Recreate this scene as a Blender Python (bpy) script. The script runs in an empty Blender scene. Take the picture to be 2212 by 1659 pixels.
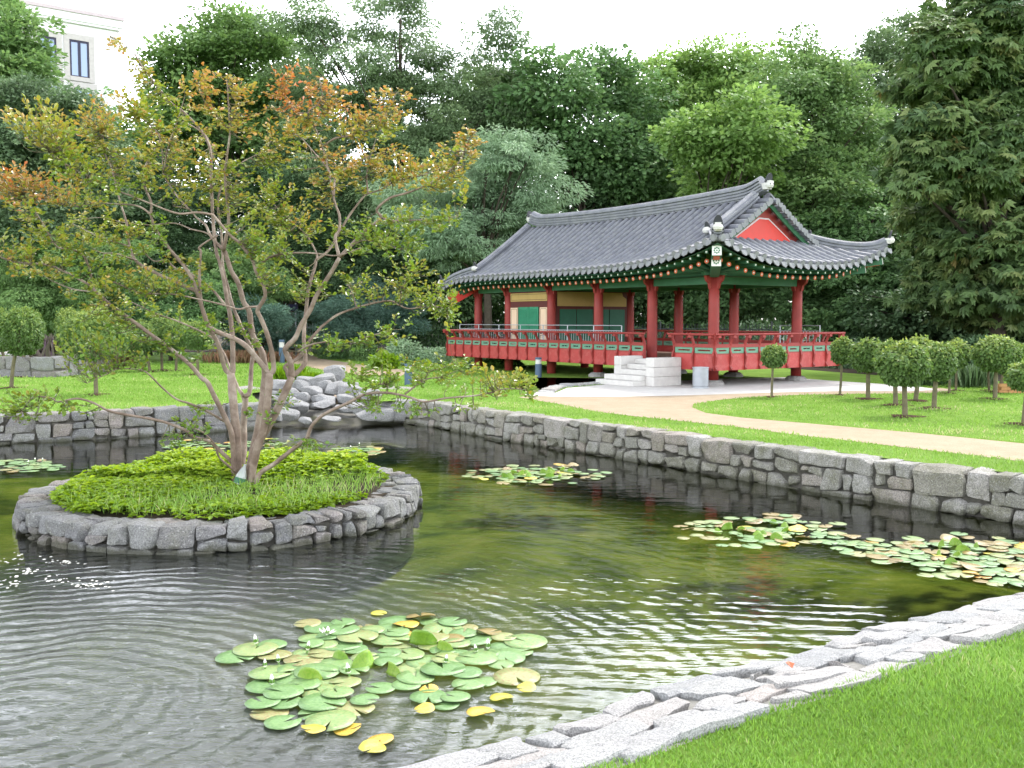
import bpy, math, random
import numpy as np
from mathutils import Vector, Matrix
from mathutils.geometry import tessellate_polygon

SC = bpy.context.scene
COL = SC.collection
rng = np.random.RandomState(7)
random.seed(7)
PI = math.pi

# ------------------------------------------------------------------ camera
FPX, CX, CY = 2100.0, 1106.0, 829.5          # focal length and centre in photo units (2212 wide)
CAMZ, PITCH = 2.2, 0.0654
cam_d = bpy.data.cameras.new("camera")
cam_d.sensor_fit = 'HORIZONTAL'; cam_d.sensor_width = 36.0
cam_d.lens = 36.0 * FPX / 2212.0
cam_d.clip_start = 0.1; cam_d.clip_end = 2000
cam = bpy.data.objects.new("camera", cam_d); COL.objects.link(cam)
cam.location = (0, 0, CAMZ); cam.rotation_euler = (PI / 2 - PITCH, 0, 0)
SC.camera = cam

# ------------------------------------------------------------------ light
SUN_EL, SUN_AZ = 56.0, 42.0                 # azimuth clockwise from +Y (into the picture)
world = bpy.data.worlds.new("World"); SC.world = world
world.use_nodes = True
wn, wl = world.node_tree.nodes, world.node_tree.links
wn.clear()
w_out = wn.new('ShaderNodeOutputWorld'); w_bg = wn.new('ShaderNodeBackground')
w_sky = wn.new('ShaderNodeTexSky'); w_sky.sky_type = 'NISHITA'; w_sky.sun_disc = False
w_sky.sun_elevation = math.radians(SUN_EL); w_sky.sun_rotation = math.radians(SUN_AZ)
w_sky.air_density = 1.0; w_sky.dust_density = 1.5; w_sky.ozone_density = 1.0; w_sky.altitude = 50
w_hs = wn.new('ShaderNodeHueSaturation'); w_hs.inputs['Saturation'].default_value = 0.22   # cloud cover: nearly colourless
w_hs.inputs['Value'].default_value = 1.0
w_bg.inputs['Strength'].default_value = 0.15
w_tc = wn.new('ShaderNodeTexCoord'); w_sx = wn.new('ShaderNodeSeparateXYZ'); w_nz = wn.new('ShaderNodeTexNoise'); w_cr = wn.new('ShaderNodeValToRGB'); w_ad = wn.new('ShaderNodeMath'); w_mm = wn.new('ShaderNodeMix')
w_nz.inputs['Scale'].default_value = 2.2; w_nz.inputs['Detail'].default_value = 4
w_ad.operation = 'MULTIPLY_ADD'; w_ad.inputs[1].default_value = .22
_e = w_cr.color_ramp.elements; _e[0].position = .10; _e[0].color = (1,1,1,1); _e[1].position = .26; _e[1].color = (3.2,3.2,3.2,1)
for _p, _v in ((.52, 2.6), (.80, .9)):
    _x = _e.new(_p); _x.color = (_v,_v,_v,1)
wl.new(w_tc.outputs['Generated'], w_sx.inputs[0]); wl.new(w_tc.outputs['Generated'], w_nz.inputs['Vector'])
wl.new(w_nz.outputs['Fac'], w_ad.inputs[0]); wl.new(w_sx.outputs['Z'], w_ad.inputs[2]); wl.new(w_ad.outputs[0], w_cr.inputs['Fac'])
w_mm.data_type = 'RGBA'; w_mm.blend_type = 'MULTIPLY'; w_mm.inputs['Factor'].default_value = 1.0
wl.new(w_sky.outputs[0], w_hs.inputs['Color']); wl.new(w_hs.outputs[0], w_mm.inputs['A']); wl.new(w_cr.outputs['Color'], w_mm.inputs['B']); wl.new(w_mm.outputs['Result'], w_bg.inputs['Color']); wl.new(w_bg.outputs[0], w_out.inputs['Surface'])
sun_d = bpy.data.lights.new("sun", 'SUN'); sun_d.energy = 1.5; sun_d.angle = math.radians(11); sun_d.color = (1.0, 0.96, 0.9)
sun = bpy.data.objects.new("sun", sun_d); COL.objects.link(sun)
_a, _e = math.radians(SUN_AZ), math.radians(SUN_EL)
_sd = Vector((math.sin(_a) * math.cos(_e), math.cos(_a) * math.cos(_e), math.sin(_e)))
sun.rotation_euler = (-_sd).to_track_quat('-Z', 'Y').to_euler()
sun.location = (0, 0, 60)

SC.view_settings.view_transform = 'Standard'; SC.view_settings.look = 'None'
SC.view_settings.exposure = 1.5; SC.view_settings.gamma = 1.0
SC.render.engine = 'CYCLES'
cy = SC.cycles
cy.max_bounces = 7; cy.diffuse_bounces = 4; cy.glossy_bounces = 2; cy.transmission_bounces = 4; cy.transparent_max_bounces = 12
cy.caustics_reflective = False; cy.caustics_refractive = False
cy.use_denoising = True
cy.sample_clamp_indirect = 6.0

# ------------------------------------------------------------------ geometry helpers
def ray(x, y):
    cp, sp = math.cos(PITCH), math.sin(PITCH)
    a, b = x - CX, -(y - CY)
    return np.array([a, cp * FPX + sp * b, -sp * FPX + cp * b])

def G(x, y, z=0.5):                          # photo point -> world point on height z
    d = ray(x, y); t = (z - CAMZ) / d[2]
    return np.array([d[0] * t, d[1] * t, z])

def PY(x, y, Y):                             # photo point -> world point at depth Y
    d = ray(x, y); t = Y / d[1]
    return np.array([d[0] * t, Y, CAMZ + d[2] * t])

def norm(v):
    v = np.asarray(v, float); n = np.linalg.norm(v, axis=-1, keepdims=True)
    return v / np.maximum(n, 1e-9)

class MB:
    """collects shapes into one mesh"""
    def __init__(self): self.V = []; self.F = []; self.n = 0
    def add(self, V, F, mat=0):
        V = np.asarray(V, float).reshape(-1, 3)
        if isinstance(F, np.ndarray): self.F.append((F + self.n, mat))
        else:
            by = {}
            for f in F: by.setdefault(len(f), []).append(f)
            for k, fs in by.items(): self.F.append((np.array(fs, int) + self.n, mat))
        self.V.append(V); self.n += len(V); return self
    def box(self, c, h, mat=0, R=None):
        s = np.array([[-1,-1,-1],[1,-1,-1],[1,1,-1],[-1,1,-1],[-1,-1,1],[1,-1,1],[1,1,1],[-1,1,1]], float) * np.asarray(h, float)
        if R is not None: s = s @ np.asarray(R).T
        return self.add(s + np.asarray(c, float), [(0,3,2,1),(4,5,6,7),(0,1,5,4),(1,2,6,5),(2,3,7,6),(3,0,4,7)], mat)
    def bbox(self, lo, hi, mat=0):
        lo, hi = np.array(lo, float), np.array(hi, float); return self.box((lo+hi)/2, (hi-lo)/2, mat)
    def beam(self, p0, p1, w, h, mat=0, up=(0,0,1), ends=None):
        p0, p1 = np.array(p0, float), np.array(p1, float)
        d = norm(p1-p0); s = norm(np.cross(d, up)); u = np.cross(s, d)
        V = []
        for p in (p0, p1):
            for a, b in ((-1,-1),(1,-1),(1,1),(-1,1)): V.append(p + s*a*w/2 + u*b*h/2)
        self.add(V, [(0,1,5,4),(1,2,6,5),(2,3,7,6),(3,0,4,7)], mat)
        return self.add(V, [(3,2,1,0),(4,5,6,7)], mat if ends is None else ends)
    def tube(self, P, r, n=8, mat=0, cap=True, capmat=None):
        P = np.asarray(P, float); m = len(P)
        r = np.broadcast_to(np.asarray(r, float), (m,))
        T = np.gradient(P, axis=0) if m > 2 else np.repeat((P[1]-P[0])[None], m, 0)
        T = norm(T)
        ref = np.array([0,0,1.]) if abs(T[0][2]) < .9 else np.array([1.,0,0])
        s = norm(np.cross(T[0], ref)); S = [s]
        for i in range(1, m):
            s = S[-1] - T[i]*np.dot(S[-1], T[i]); S.append(norm(s))
        S = np.array(S); U = np.cross(T, S)
        a = np.arange(n)*2*PI/n
        V = P[:,None] + r[:,None,None]*(np.cos(a)[None,:,None]*S[:,None] + np.sin(a)[None,:,None]*U[:,None])
        i, j = np.meshgrid(np.arange(m-1), np.arange(n), indexing='ij'); k = (j+1) % n
        F = np.stack([i*n+j, i*n+k, (i+1)*n+k, (i+1)*n+j], -1).reshape(-1, 4)
        base = self.n
        self.add(V.reshape(-1,3), F, mat)
        if cap:
            cm = mat if capmat is None else capmat
            self.F.append((np.array([base + np.arange(n)[::-1]]), cm))
            self.F.append((np.array([base + (m-1)*n + np.arange(n)]), cm))
        return self
    def lathe(self, prof, c=(0,0,0), n=24, mat=0, cap=True):
        prof = np.asarray(prof, float); m = len(prof); a = np.arange(n)*2*PI/n
        V = np.stack([prof[:,0][:,None]*np.cos(a), prof[:,0][:,None]*np.sin(a), np.repeat(prof[:,1][:,None], n, 1)], -1)
        i, j = np.meshgrid(np.arange(m-1), np.arange(n), indexing='ij'); k = (j+1) % n
        F = np.stack([i*n+j, i*n+k, (i+1)*n+k, (i+1)*n+j], -1).reshape(-1, 4)
        base = self.n
        self.add(V.reshape(-1,3) + np.asarray(c, float), F, mat)
        if cap:
            self.F.append((np.array([base + np.arange(n)[::-1]]), mat)); self.F.append((np.array([base + (m-1)*n + np.arange(n)]), mat))
        return self
    def prism(self, pts, ext, mat=0):
        pts = np.asarray(pts, float); n = len(pts); V = np.concatenate([pts, pts + np.asarray(ext, float)])
        F = [tuple(range(n))[::-1], tuple(range(n, 2*n))] + [(i, (i+1) % n, n+(i+1) % n, n+i) for i in range(n)]
        return self.add(V, F, mat)
    def grid(self, A, mat=0):
        A = np.asarray(A, float); m, n = A.shape[:2]
        i, j = np.meshgrid(np.arange(m-1), np.arange(n-1), indexing='ij')
        F = np.stack([i*n+j, i*n+j+1, (i+1)*n+j+1, (i+1)*n+j], -1).reshape(-1, 4)
        return self.add(A.reshape(-1,3), F, mat)
    def sweep(self, P, prof, mat=0, up=(0,0,1)):
        P = np.asarray(P, float); prof = np.asarray(prof, float); m, n = len(P), len(prof)
        T = norm(np.gradient(P, axis=0)); S = norm(np.cross(T, np.asarray(up, float))); U = np.cross(S, T)
        V = P[:,None] + prof[None,:,0,None]*S[:,None] + prof[None,:,1,None]*U[:,None]
        i, j = np.meshgrid(np.arange(m-1), np.arange(n), indexing='ij'); k = (j+1) % n
        F = np.stack([i*n+j, i*n+k, (i+1)*n+k, (i+1)*n+j], -1).reshape(-1, 4)
        base = self.n; self.add(V.reshape(-1,3), F, mat)
        self.F.append((np.array([base + np.arange(n)[::-1]]), mat)); self.F.append((np.array([base + (m-1)*n + np.arange(n)]), mat))
        return self
    def disc(self, c, nrm, r, n=10, mat=0):
        nrm = norm(nrm); ref = np.array([0,0,1.]) if abs(nrm[2]) < .9 else np.array([1.,0,0])
        s = norm(np.cross(ref, nrm)); u = np.cross(nrm, s); a = np.arange(n)*2*PI/n
        V = np.asarray(c, float) + r*(np.cos(a)[:,None]*s + np.sin(a)[:,None]*u)
        return self.add(V, [tuple(range(n))], mat)
    def build(self, name, mats, parent=None, smooth=False, attr=None):
        me = bpy.data.meshes.new(name)
        V = np.concatenate(self.V) if self.V else np.zeros((0,3))
        loops = np.concatenate([f.ravel() for f, _ in self.F]); tot = np.concatenate([np.full(len(f), f.shape[1]) for f, _ in self.F])
        mi = np.concatenate([np.full(len(f), m) for f, m in self.F])
        me.vertices.add(len(V)); me.vertices.foreach_set('co', V.astype(np.float32).ravel())
        me.loops.add(len(loops)); me.loops.foreach_set('vertex_index', loops.astype(np.int32))
        me.polygons.add(len(tot))
        st = np.concatenate([[0], np.cumsum(tot)[:-1]])
        me.polygons.foreach_set('loop_start', st.astype(np.int32))
        try: me.polygons.foreach_set('loop_total', tot.astype(np.int32))
        except Exception: pass
        me.polygons.foreach_set('material_index', mi.astype(np.int32))
        me.polygons.foreach_set('use_smooth', np.full(len(tot), bool(smooth)))
        if not isinstance(mats, (list, tuple)): mats = [mats]
        for m in mats: me.materials.append(m)
        if attr is not None:
            at = me.attributes.new('v', 'FLOAT', 'POINT'); at.data.foreach_set('value', np.asarray(attr, np.float32))
        me.update(calc_edges=True); me.validate()
        o = bpy.data.objects.new(name, me); COL.objects.link(o)
        if parent is not None: o.parent = parent
        return o

def tag(o, label=None, cat=None, group=None, kind=None):
    if label: o['label'] = label
    if cat: o['category'] = cat
    if group: o['group'] = group
    if kind: o['kind'] = kind
    return o

def thing(name, label, cat, loc=(0,0,0), rotz=0.0, group=None):
    o = bpy.data.objects.new(name, None); COL.objects.link(o); o.empty_display_size = .2
    o.location = tuple(loc); o.rotation_euler = (0, 0, rotz)
    return tag(o, label, cat, group)

def share(o, name, parent, loc=None, rotz=None, scale=None):       # another object on the same mesh
    c = o.copy(); COL.objects.link(c); c.parent = parent
    if loc is not None: c.location = loc
    if rotz is not None: c.rotation_euler = (0, 0, rotz)
    if scale is not None: c.scale = scale
    return c

def spline(P, k=5):
    P = np.asarray(P, float)
    if len(P) < 3: return np.array([P[0] + (P[-1]-P[0])*t for t in np.linspace(0, 1, k+1)])
    Q = np.vstack([2*P[0]-P[1], P, 2*P[-1]-P[-2]]); out = []
    for i in range(1, len(Q)-2):
        p0, p1, p2, p3 = Q[i-1], Q[i], Q[i+1], Q[i+2]
        for t in np.arange(k)/k:
            out.append(.5*((2*p1)+(-p0+p2)*t+(2*p0-5*p1+4*p2-p3)*t*t+(-p0+3*p1-3*p2+p3)*t**3))
    out.append(P[-1]); return np.array(out)

def inpoly(X, Y, poly):
    poly = np.asarray(poly)[:, :2]; r = np.zeros(X.shape, bool); n = len(poly); j = n-1
    for i in range(n):
        xi, yi, xj, yj = *poly[i], *poly[j]
        with np.errstate(divide='ignore', invalid='ignore'):
            c = ((yi > Y) != (yj > Y)) & (X < (xj-xi)*(Y-yi)/((yj-yi) if yj != yi else 1e-9)+xi)
        r ^= c; j = i
    return r

class TN:                                     # cheap smooth noise
    def __init__(self, seed, f=1.0, n=7):
        r = np.random.RandomState(seed); self.k = r.normal(size=(n,3))*f; self.p = r.rand(n)*6.28; self.n = n
    def __call__(self, P): return np.sin(P @ self.k.T + self.p).sum(1)/math.sqrt(self.n)

def flat_poly(name, outer, holes, z, m):
    rings = [[Vector((p[0], p[1], 0)) for p in outer]] + [[Vector((p[0], p[1], 0)) for p in h] for h in holes]
    tris = tessellate_polygon(rings); V = [tuple(v) for r in rings for v in r]
    V = np.array(V); V[:, 2] = z
    F = []
    for t in tris:
        a, b, c = V[t[0]], V[t[1]], V[t[2]]
        if (b[0]-a[0])*(c[1]-a[1])-(b[1]-a[1])*(c[0]-a[0]) < 0: t = (t[0], t[2], t[1])
        F.append(tuple(t))
    mb = MB(); mb.add(V, F); return mb.build(name, m)

# ------------------------------------------------------------------ materials
def nmat(name):
    m = bpy.data.materials.new(name); m.use_nodes = True; nt = m.node_tree
    return m, nt.nodes, nt.links, nt.nodes['Principled BSDF'], nt.nodes['Material Output']

def ramp(n, stops):
    r = n.new('ShaderNodeValToRGB'); e = r.color_ramp.elements
    while len(e) < len(stops): e.new(.5)
    for i, (p, c) in enumerate(stops): e[i].position = p; e[i].color = (*c, 1)
    return r

def mat(name, c1, c2=None, rough=.7, scale=6.0, bump=0.0, bscale=None, spec=.3, detail=5, metal=0, speck=None, stops=None):
    m, n, l, b, o = nmat(name)
    b.inputs['Roughness'].default_value = rough; b.inputs['Metallic'].default_value = metal
    b.inputs['Specular IOR Level'].default_value = spec
    tc = n.new('ShaderNodeTexCoord')
    if c2 is None: c2 = tuple(v*.85 for v in c1)
    nz = n.new('ShaderNodeTexNoise'); nz.inputs['Scale'].default_value = scale; nz.inputs['Detail'].default_value = detail; nz.inputs['Roughness'].default_value = .65
    l.new(tc.outputs['Object'], nz.inputs['Vector'])
    r = ramp(n, stops or [(.32, c1), (.68, c2)]); l.new(nz.outputs['Fac'], r.inputs['Fac'])
    col = r.outputs['Color']
    if speck:
        sc, amt, cd = speck
        vz = n.new('ShaderNodeTexNoise'); vz.inputs['Scale'].default_value = sc; vz.inputs['Detail'].default_value = 3; vz.inputs['Roughness'].default_value = .8
        l.new(tc.outputs['Object'], vz.inputs['Vector'])
        rr = ramp(n, [(.40, (1,1,1)), (.52, (0,0,0))]); l.new(vz.outputs['Fac'], rr.inputs['Fac'])
        mx = n.new('ShaderNodeMix'); mx.data_type = 'RGBA'
        ml = n.new('ShaderNodeMath'); ml.operation = 'MULTIPLY'; ml.inputs[1].default_value = amt
        l.new(rr.outputs['Color'], ml.inputs[0]); l.new(ml.outputs[0], mx.inputs['Factor'])
        l.new(col, mx.inputs['A']); mx.inputs['B'].default_value = (*cd, 1); col = mx.outputs['Result']
    l.new(col, b.inputs['Base Color'])
    if bump:
        bz = n.new('ShaderNodeTexNoise'); bz.inputs['Scale'].default_value = bscale or scale*4; bz.inputs['Detail'].default_value = 6; bz.inputs['Roughness'].default_value = .7
        l.new(tc.outputs['Object'], bz.inputs['Vector'])
        bp = n.new('ShaderNodeBump'); bp.inputs['Strength'].default_value = bump; bp.inputs['Distance'].default_value = .03
        l.new(bz.outputs['Fac'], bp.inputs['Height']); l.new(bp.outputs['Normal'], b.inputs['Normal'])
    return m

def stone_mat(name, cols, lichen=(.17,.17,.10), lich=.35, cell=1.0):
    """granite: every stone its own tone (random per island), speckle, lichen"""
    m, n, l, b, o = nmat(name)
    b.inputs['Roughness'].default_value = .85; b.inputs['Specular IOR Level'].default_value = .25
    tc = n.new('ShaderNodeTexCoord'); ge = n.new('ShaderNodeNewGeometry')
    r = ramp(n, [(i/(len(cols)-1), c) for i, c in enumerate(cols)]); l.new(ge.outputs['Random Per Island'], r.inputs['Fac'])
    def noise(s, d=4, ro=.65):
        z = n.new('ShaderNodeTexNoise'); z.inputs['Scale'].default_value = s; z.inputs['Detail'].default_value = d; z.inputs['Roughness'].default_value = ro
        l.new(tc.outputs['Object'], z.inputs['Vector']); return z
    def mixc(a, fac, bcol, mode='MIX'):
        x = n.new('ShaderNodeMix'); x.data_type = 'RGBA'; x.blend_type = mode
        l.new(a, x.inputs['A']); l.new(fac, x.inputs['Factor'])
        if isinstance(bcol, tuple): x.inputs['B'].default_value = (*bcol, 1)
        else: l.new(bcol, x.inputs['B'])
        return x.outputs['Result']
    z1 = noise(5); r1 = ramp(n, [(.45, (0,0,0)), (.7, (lich,)*3)]); l.new(z1.outputs['Fac'], r1.inputs['Fac'])
    c = mixc(r.outputs['Color'], r1.outputs['Color'], lichen)
    z2 = noise(70*cell, 3, .8); r2 = ramp(n, [(.42, (.55,)*3), (.56, (0,0,0))]); l.new(z2.outputs['Fac'], r2.inputs['Fac'])
    c = mixc(c, r2.outputs['Color'], (.045,.045,.05))
    z3 = noise(55*cell, 3, .8); r3 = ramp(n, [(.56, (0,0,0)), (.68, (.6,)*3)]); l.new(z3.outputs['Fac'], r3.inputs['Fac'])
    c = mixc(c, r3.outputs['Color'], (.55,.54,.53))
    sz = n.new('ShaderNodeSeparateXYZ'); l.new(ge.outputs['Position'], sz.inputs[0])
    wz = n.new('ShaderNodeMath'); wz.operation = 'MULTIPLY_ADD'; wz.inputs[1].default_value = .16; l.new(z1.outputs['Fac'], wz.inputs[0]); 
    ws = n.new('ShaderNodeMath'); ws.operation = 'SUBTRACT'; ws.inputs[0].default_value = 0.0; l.new(sz.outputs['Z'], ws.inputs[1]); l.new(ws.outputs[0], wz.inputs[2])
    rw = ramp(n, [(.0, (0,)*3), (.055, (.75,)*3)]); l.new(wz.outputs[0], rw.inputs['Fac'])
    c = mixc(c, rw.outputs['Color'], (.055,.055,.035))
    l.new(c, b.inputs['Base Color'])
    z4 = noise(9, 8, .7); bp = n.new('ShaderNodeBump'); bp.inputs['Strength'].default_value = .8; bp.inputs['Distance'].default_value = .05
    l.new(z4.outputs['Fac'], bp.inputs['Height']); l.new(bp.outputs['Normal'], b.inputs['Normal'])
    return m

def leaf_mat(name, stops, trans=.3, rough=.45, spec=.25):
    m, n, l, b, o = nmat(name)
    at = n.new('ShaderNodeAttribute'); at.attribute_name = 'v'
    r = ramp(n, stops); l.new(at.outputs['Fac'], r.inputs['Fac'])
    l.new(r.outputs['Color'], b.inputs['Base Color'])
    b.inputs['Roughness'].default_value = rough; b.inputs['Specular IOR Level'].default_value = spec
    t = n.new('ShaderNodeBsdfTranslucent')
    hs = n.new('ShaderNodeHueSaturation'); hs.inputs['Hue'].default_value = .485; hs.inputs['Saturation'].default_value = 1.1; hs.inputs['Value'].default_value = 1.35
    l.new(r.outputs['Color'], hs.inputs['Color']); l.new(hs.outputs[0], t.inputs['Color'])
    mx = n.new('ShaderNodeMixShader'); mx.inputs[0].default_value = trans
    l.new(b.outputs[0], mx.inputs[1]); l.new(t.outputs[0], mx.inputs[2]); l.new(mx.outputs[0], o.inputs['Surface'])
    return m

M = {}
M['granite'] = stone_mat('granite', [(0.264,0.255,0.224),(0.352,0.343,0.317),(0.229,0.224,0.189),(0.308,0.295,0.255),(0.387,0.374,0.352),(0.334,0.290,0.255),(0.273,0.264,0.220)], lichen=(0.141,0.141,0.075), lich=.7)
M['granite_grey'] = stone_mat('granite_grey', [(0.234,0.234,0.234),(0.172,0.172,0.176),(0.296,0.296,0.289),(0.203,0.195,0.191),(0.289,0.250,0.230),(0.226,0.226,0.234)], lich=.5)
M['granite_pale'] = stone_mat('granite_pale', [(0.376,0.376,0.376),(0.435,0.435,0.425),(0.336,0.342,0.346),(0.455,0.435,0.415),(0.396,0.396,0.396),(0.425,0.385,0.361)], lichen=(0.297,0.286,0.258), lich=.25, cell=1.7)
M['boulder'] = stone_mat('boulder', [(0.318,0.318,0.318),(0.318,0.318,0.318)], lichen=(0.189,0.181,0.172), lich=.4)
M['boulder_rust'] = stone_mat('boulder_rust', [(.48,.36,.25),(.48,.36,.25)], lich=.3)
M['joint'] = mat('joint', (.17,.16,.14), (.11,.105,.09), rough=.95, scale=20, bump=.4)
M['mortar'] = mat('mortar', (.33,.32,.295), (.24,.235,.215), rough=.95, scale=14, bump=.8, bscale=60)
M['lawn'] = mat('lawn', (.075,.20,.022), (.115,.27,.035), rough=.9, scale=1.3, bump=1.0, bscale=120, spec=.1, detail=8, stops=[(.3,(.13,.235,.035)),(.5,(.17,.29,.045)),(.62,(.20,.32,.055)),(.78,(.25,.33,.085))])
M['sand'] = mat('sand', (.40,.325,.235), (.335,.265,.185), rough=.95, scale=3, bump=.5, bscale=150, spec=.1, speck=(45,.35,(.22,.16,.105)))
M['paving'] = mat('paving', (.62,.60,.57), (.52,.50,.48), rough=.9, scale=5, bump=.5, bscale=60, spec=.2)
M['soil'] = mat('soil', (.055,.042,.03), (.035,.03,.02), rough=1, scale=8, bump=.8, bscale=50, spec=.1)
M['mulch'] = mat('mulch', (.10,.05,.035), (.06,.035,.025), rough=1, scale=20, bump=1, bscale=70, spec=.1)
M['red'] = mat('red_paint', (.27,.032,.026), (.21,.027,.023), rough=.55, scale=3, spec=.35, bump=.08, bscale=30)
M['red_panel'] = mat('red_panel', (.40,.042,.038), (.31,.038,.033), rough=.5, scale=2.4, spec=.4, bump=.15, bscale=22, speck=(7,.4,(.43,.10,.09)))
M['red_bright'] = mat('red_bright', (.55,.035,.025), (.47,.035,.025), rough=.5, scale=3)
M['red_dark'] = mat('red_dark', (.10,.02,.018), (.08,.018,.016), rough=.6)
M['green'] = mat('green_paint', (.045,.145,.075), (.035,.115,.06), rough=.6, scale=4)
M['green_pale'] = mat('green_pale', (.13,.27,.185), (.11,.23,.155), rough=.6, scale=4)
M['green_door'] = mat('green_door', (.03,.22,.12), (.025,.18,.10), rough=.5, scale=4)
M['green_shade'] = mat('green_shade', (.018,.11,.065), (.014,.09,.052), rough=.5, scale=4)  # door green darkened for the side wall: recess shade put into the paint
M['cream'] = mat('cream', (.68,.50,.36), (.62,.45,.32), rough=.7, scale=3)
M['ochre'] = mat('ochre', (.46,.31,.115), (.40,.27,.095), rough=.7, scale=3)
M['line'] = mat('line_paint', (.04,.035,.03), rough=.7)
M['orange'] = mat('orange_paint', (.55,.12,.05), (.50,.10,.04), rough=.6)
M['white'] = mat('white_paint', (.72,.72,.68), (.6,.6,.57), rough=.7)
M['plaster'] = mat('plaster', (.60,.59,.57), (.46,.45,.43), rough=.85, scale=9, bump=.2)
M['tile'] = mat('roof_tile', (0.153,0.158,0.186), (0.107,0.113,0.136), speck=(5,.45,(0.226,0.232,0.232)), rough=.5, scale=3.5, spec=.45, bump=.25, bscale=26, stops=[(.25,(0.096,0.102,0.119)),(.5,(0.141,0.147,0.175)),(.75,(0.181,0.186,0.215))])
M['tile_pan'] = mat('pan_tile', (.07,.073,.085), (.045,.047,.055), rough=.6, scale=6, bump=.3)
M['tile_end'] = mat('tile_end', (.21,.215,.225), (.15,.155,.165), rough=.6, scale=9)
M['tile_dark'] = mat('tile_dark', (.04,.042,.05), rough=.55)
M['planks'] = mat('floor_planks', (.16,.085,.05), (.12,.06,.04), rough=.6, scale=3)
M['steel'] = mat('galvanised_steel', (.42,.44,.47), (.35,.37,.40), rough=.45, metal=.6)
M['bollard'] = mat('bollard_paint', (.075,.125,.19), (.07,.11,.165), rough=.45)
M['fence_dark'] = mat('fence_dark', (.05,.055,.06), rough=.5)
M['fence'] = mat('fence_paint', (.30,.32,.34), rough=.5)
M['bark'] = mat('bark', (.085,.07,.055), (.05,.042,.033), rough=.95, scale=7, bump=.9, bscale=25, spec=.1)
M['bark_dark'] = mat('bark_dark', (.03,.027,.022), (.018,.016,.014), rough=.95, scale=7, bump=.8, bscale=25, spec=.1)
M['bark_stem'] = mat('bark_stem', (.17,.15,.085), (.10,.085,.055), rough=.9, scale=10, bump=.5)
M['crape_bark'] = mat('crape_bark', (.30,.215,.17), (.19,.125,.095), rough=.6, scale=4.5, bump=.35, bscale=18, spec=.3, stops=[(.28,(.115,.08,.062)),(.46,(.205,.148,.115)),(.6,(.305,.24,.195)),(.76,(.44,.385,.33))])
M['facade'] = mat('facade_stone', (.88,.88,.88), (.84,.84,.845), rough=.8, scale=.6, spec=.2)
M['facade_trim'] = mat('facade_trim', (.50,.47,.45), rough=.8)
M['facade_line'] = mat('facade_line', (.55,.47,.49), rough=.8)
m, n_, l_, b_, o_ = nmat('window_glass'); b_.inputs['Base Color'].default_value = (.16,.25,.42,1); b_.inputs['Roughness'].default_value = .05; b_.inputs['Specular IOR Level'].default_value = .9; M['glass'] = m
M['win_frame'] = mat('window_frame', (.02,.02,.05), rough=.4)
M['brick'] = mat('orange_brick', (.46,.25,.10), (.36,.19,.08), rough=.9, scale=15)
m, n_, l_, b_, o_ = nmat('bottle_plastic'); b_.inputs['Base Color'].default_value = (.75,.8,.8,1); b_.inputs['Roughness'].default_value = .15; b_.inputs['Transmission Weight'].default_value = .55; M['plastic'] = m
M['petal'] = mat('petal', (.85,.84,.78), (.78,.78,.7), rough=.5)
M['sepal'] = mat('sepal', (.12,.24,.04), (.08,.17,.03), rough=.5)

M['lf_crape'] = leaf_mat('crape_leaves', [(0,(.11,.21,.03)),(.3,(.185,.25,.035)),(.55,(.28,.26,.05)),(.78,(.38,.23,.07)),(1,(.42,.16,.06))], trans=.35, rough=.28, spec=.55)
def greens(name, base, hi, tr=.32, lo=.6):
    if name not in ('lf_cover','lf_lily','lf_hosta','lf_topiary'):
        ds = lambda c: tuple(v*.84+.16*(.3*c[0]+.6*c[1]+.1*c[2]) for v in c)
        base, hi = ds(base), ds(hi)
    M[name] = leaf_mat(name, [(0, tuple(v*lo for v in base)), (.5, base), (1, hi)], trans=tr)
greens('lf_maple', (0.143,0.273,0.066), (0.259,0.416,0.093))
greens('lf_dark', (0.114,0.242,0.072), (0.203,0.357,0.089))
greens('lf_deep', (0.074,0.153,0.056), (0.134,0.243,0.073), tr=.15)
greens('lf_locust', (0.165,0.272,0.112), (0.286,0.402,0.165))
greens('lf_acacia', (0.228,0.365,0.200), (0.361,0.511,0.295))
greens('lf_yellow', (0.189,0.349,0.067), (0.319,0.485,0.114), tr=.4)
greens('lf_mid', (0.148,0.281,0.073), (0.253,0.381,0.097))
greens('lf_bright', (0.146,0.281,0.073), (0.241,0.384,0.103), tr=.35)
greens('lf_grey', (0.123,0.210,0.096), (0.212,0.309,0.148))
greens('lf_pine', (0.100,0.200,0.148), (0.164,0.287,0.209))
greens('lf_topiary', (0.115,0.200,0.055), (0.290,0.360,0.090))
greens('lf_cover', (0.200,0.330,0.030), (0.340,0.450,0.060), tr=.4, lo=.4)
greens('lf_hosta', (0.099,0.220,0.044), (0.165,0.330,0.066))
greens('lf_lily', (0.170,0.310,0.020), (0.270,0.420,0.040), tr=.35)
M['lf_chestnut'] = leaf_mat('chestnut_leaves', [(0,(.06,.11,.045)),(.5,(.115,.185,.065)),(.85,(.185,.225,.08)),(1,(.26,.20,.08))], trans=.25)
M['lf_salvia'] = leaf_mat('salvia', [(0,(.16,.20,.09)),(.5,(.22,.19,.16)),(1,(.28,.16,.30))], trans=.2)
M['lf_heather'] = leaf_mat('heather', [(0,(.13,.12,.05)),(.5,(.24,.15,.09)),(1,(.33,.18,.13))], trans=.2)
M['lf_reed'] = leaf_mat('reed', [(0,(.06,.12,.05)),(.5,(.14,.22,.10)),(1,(.24,.32,.20))], trans=.2)
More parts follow.
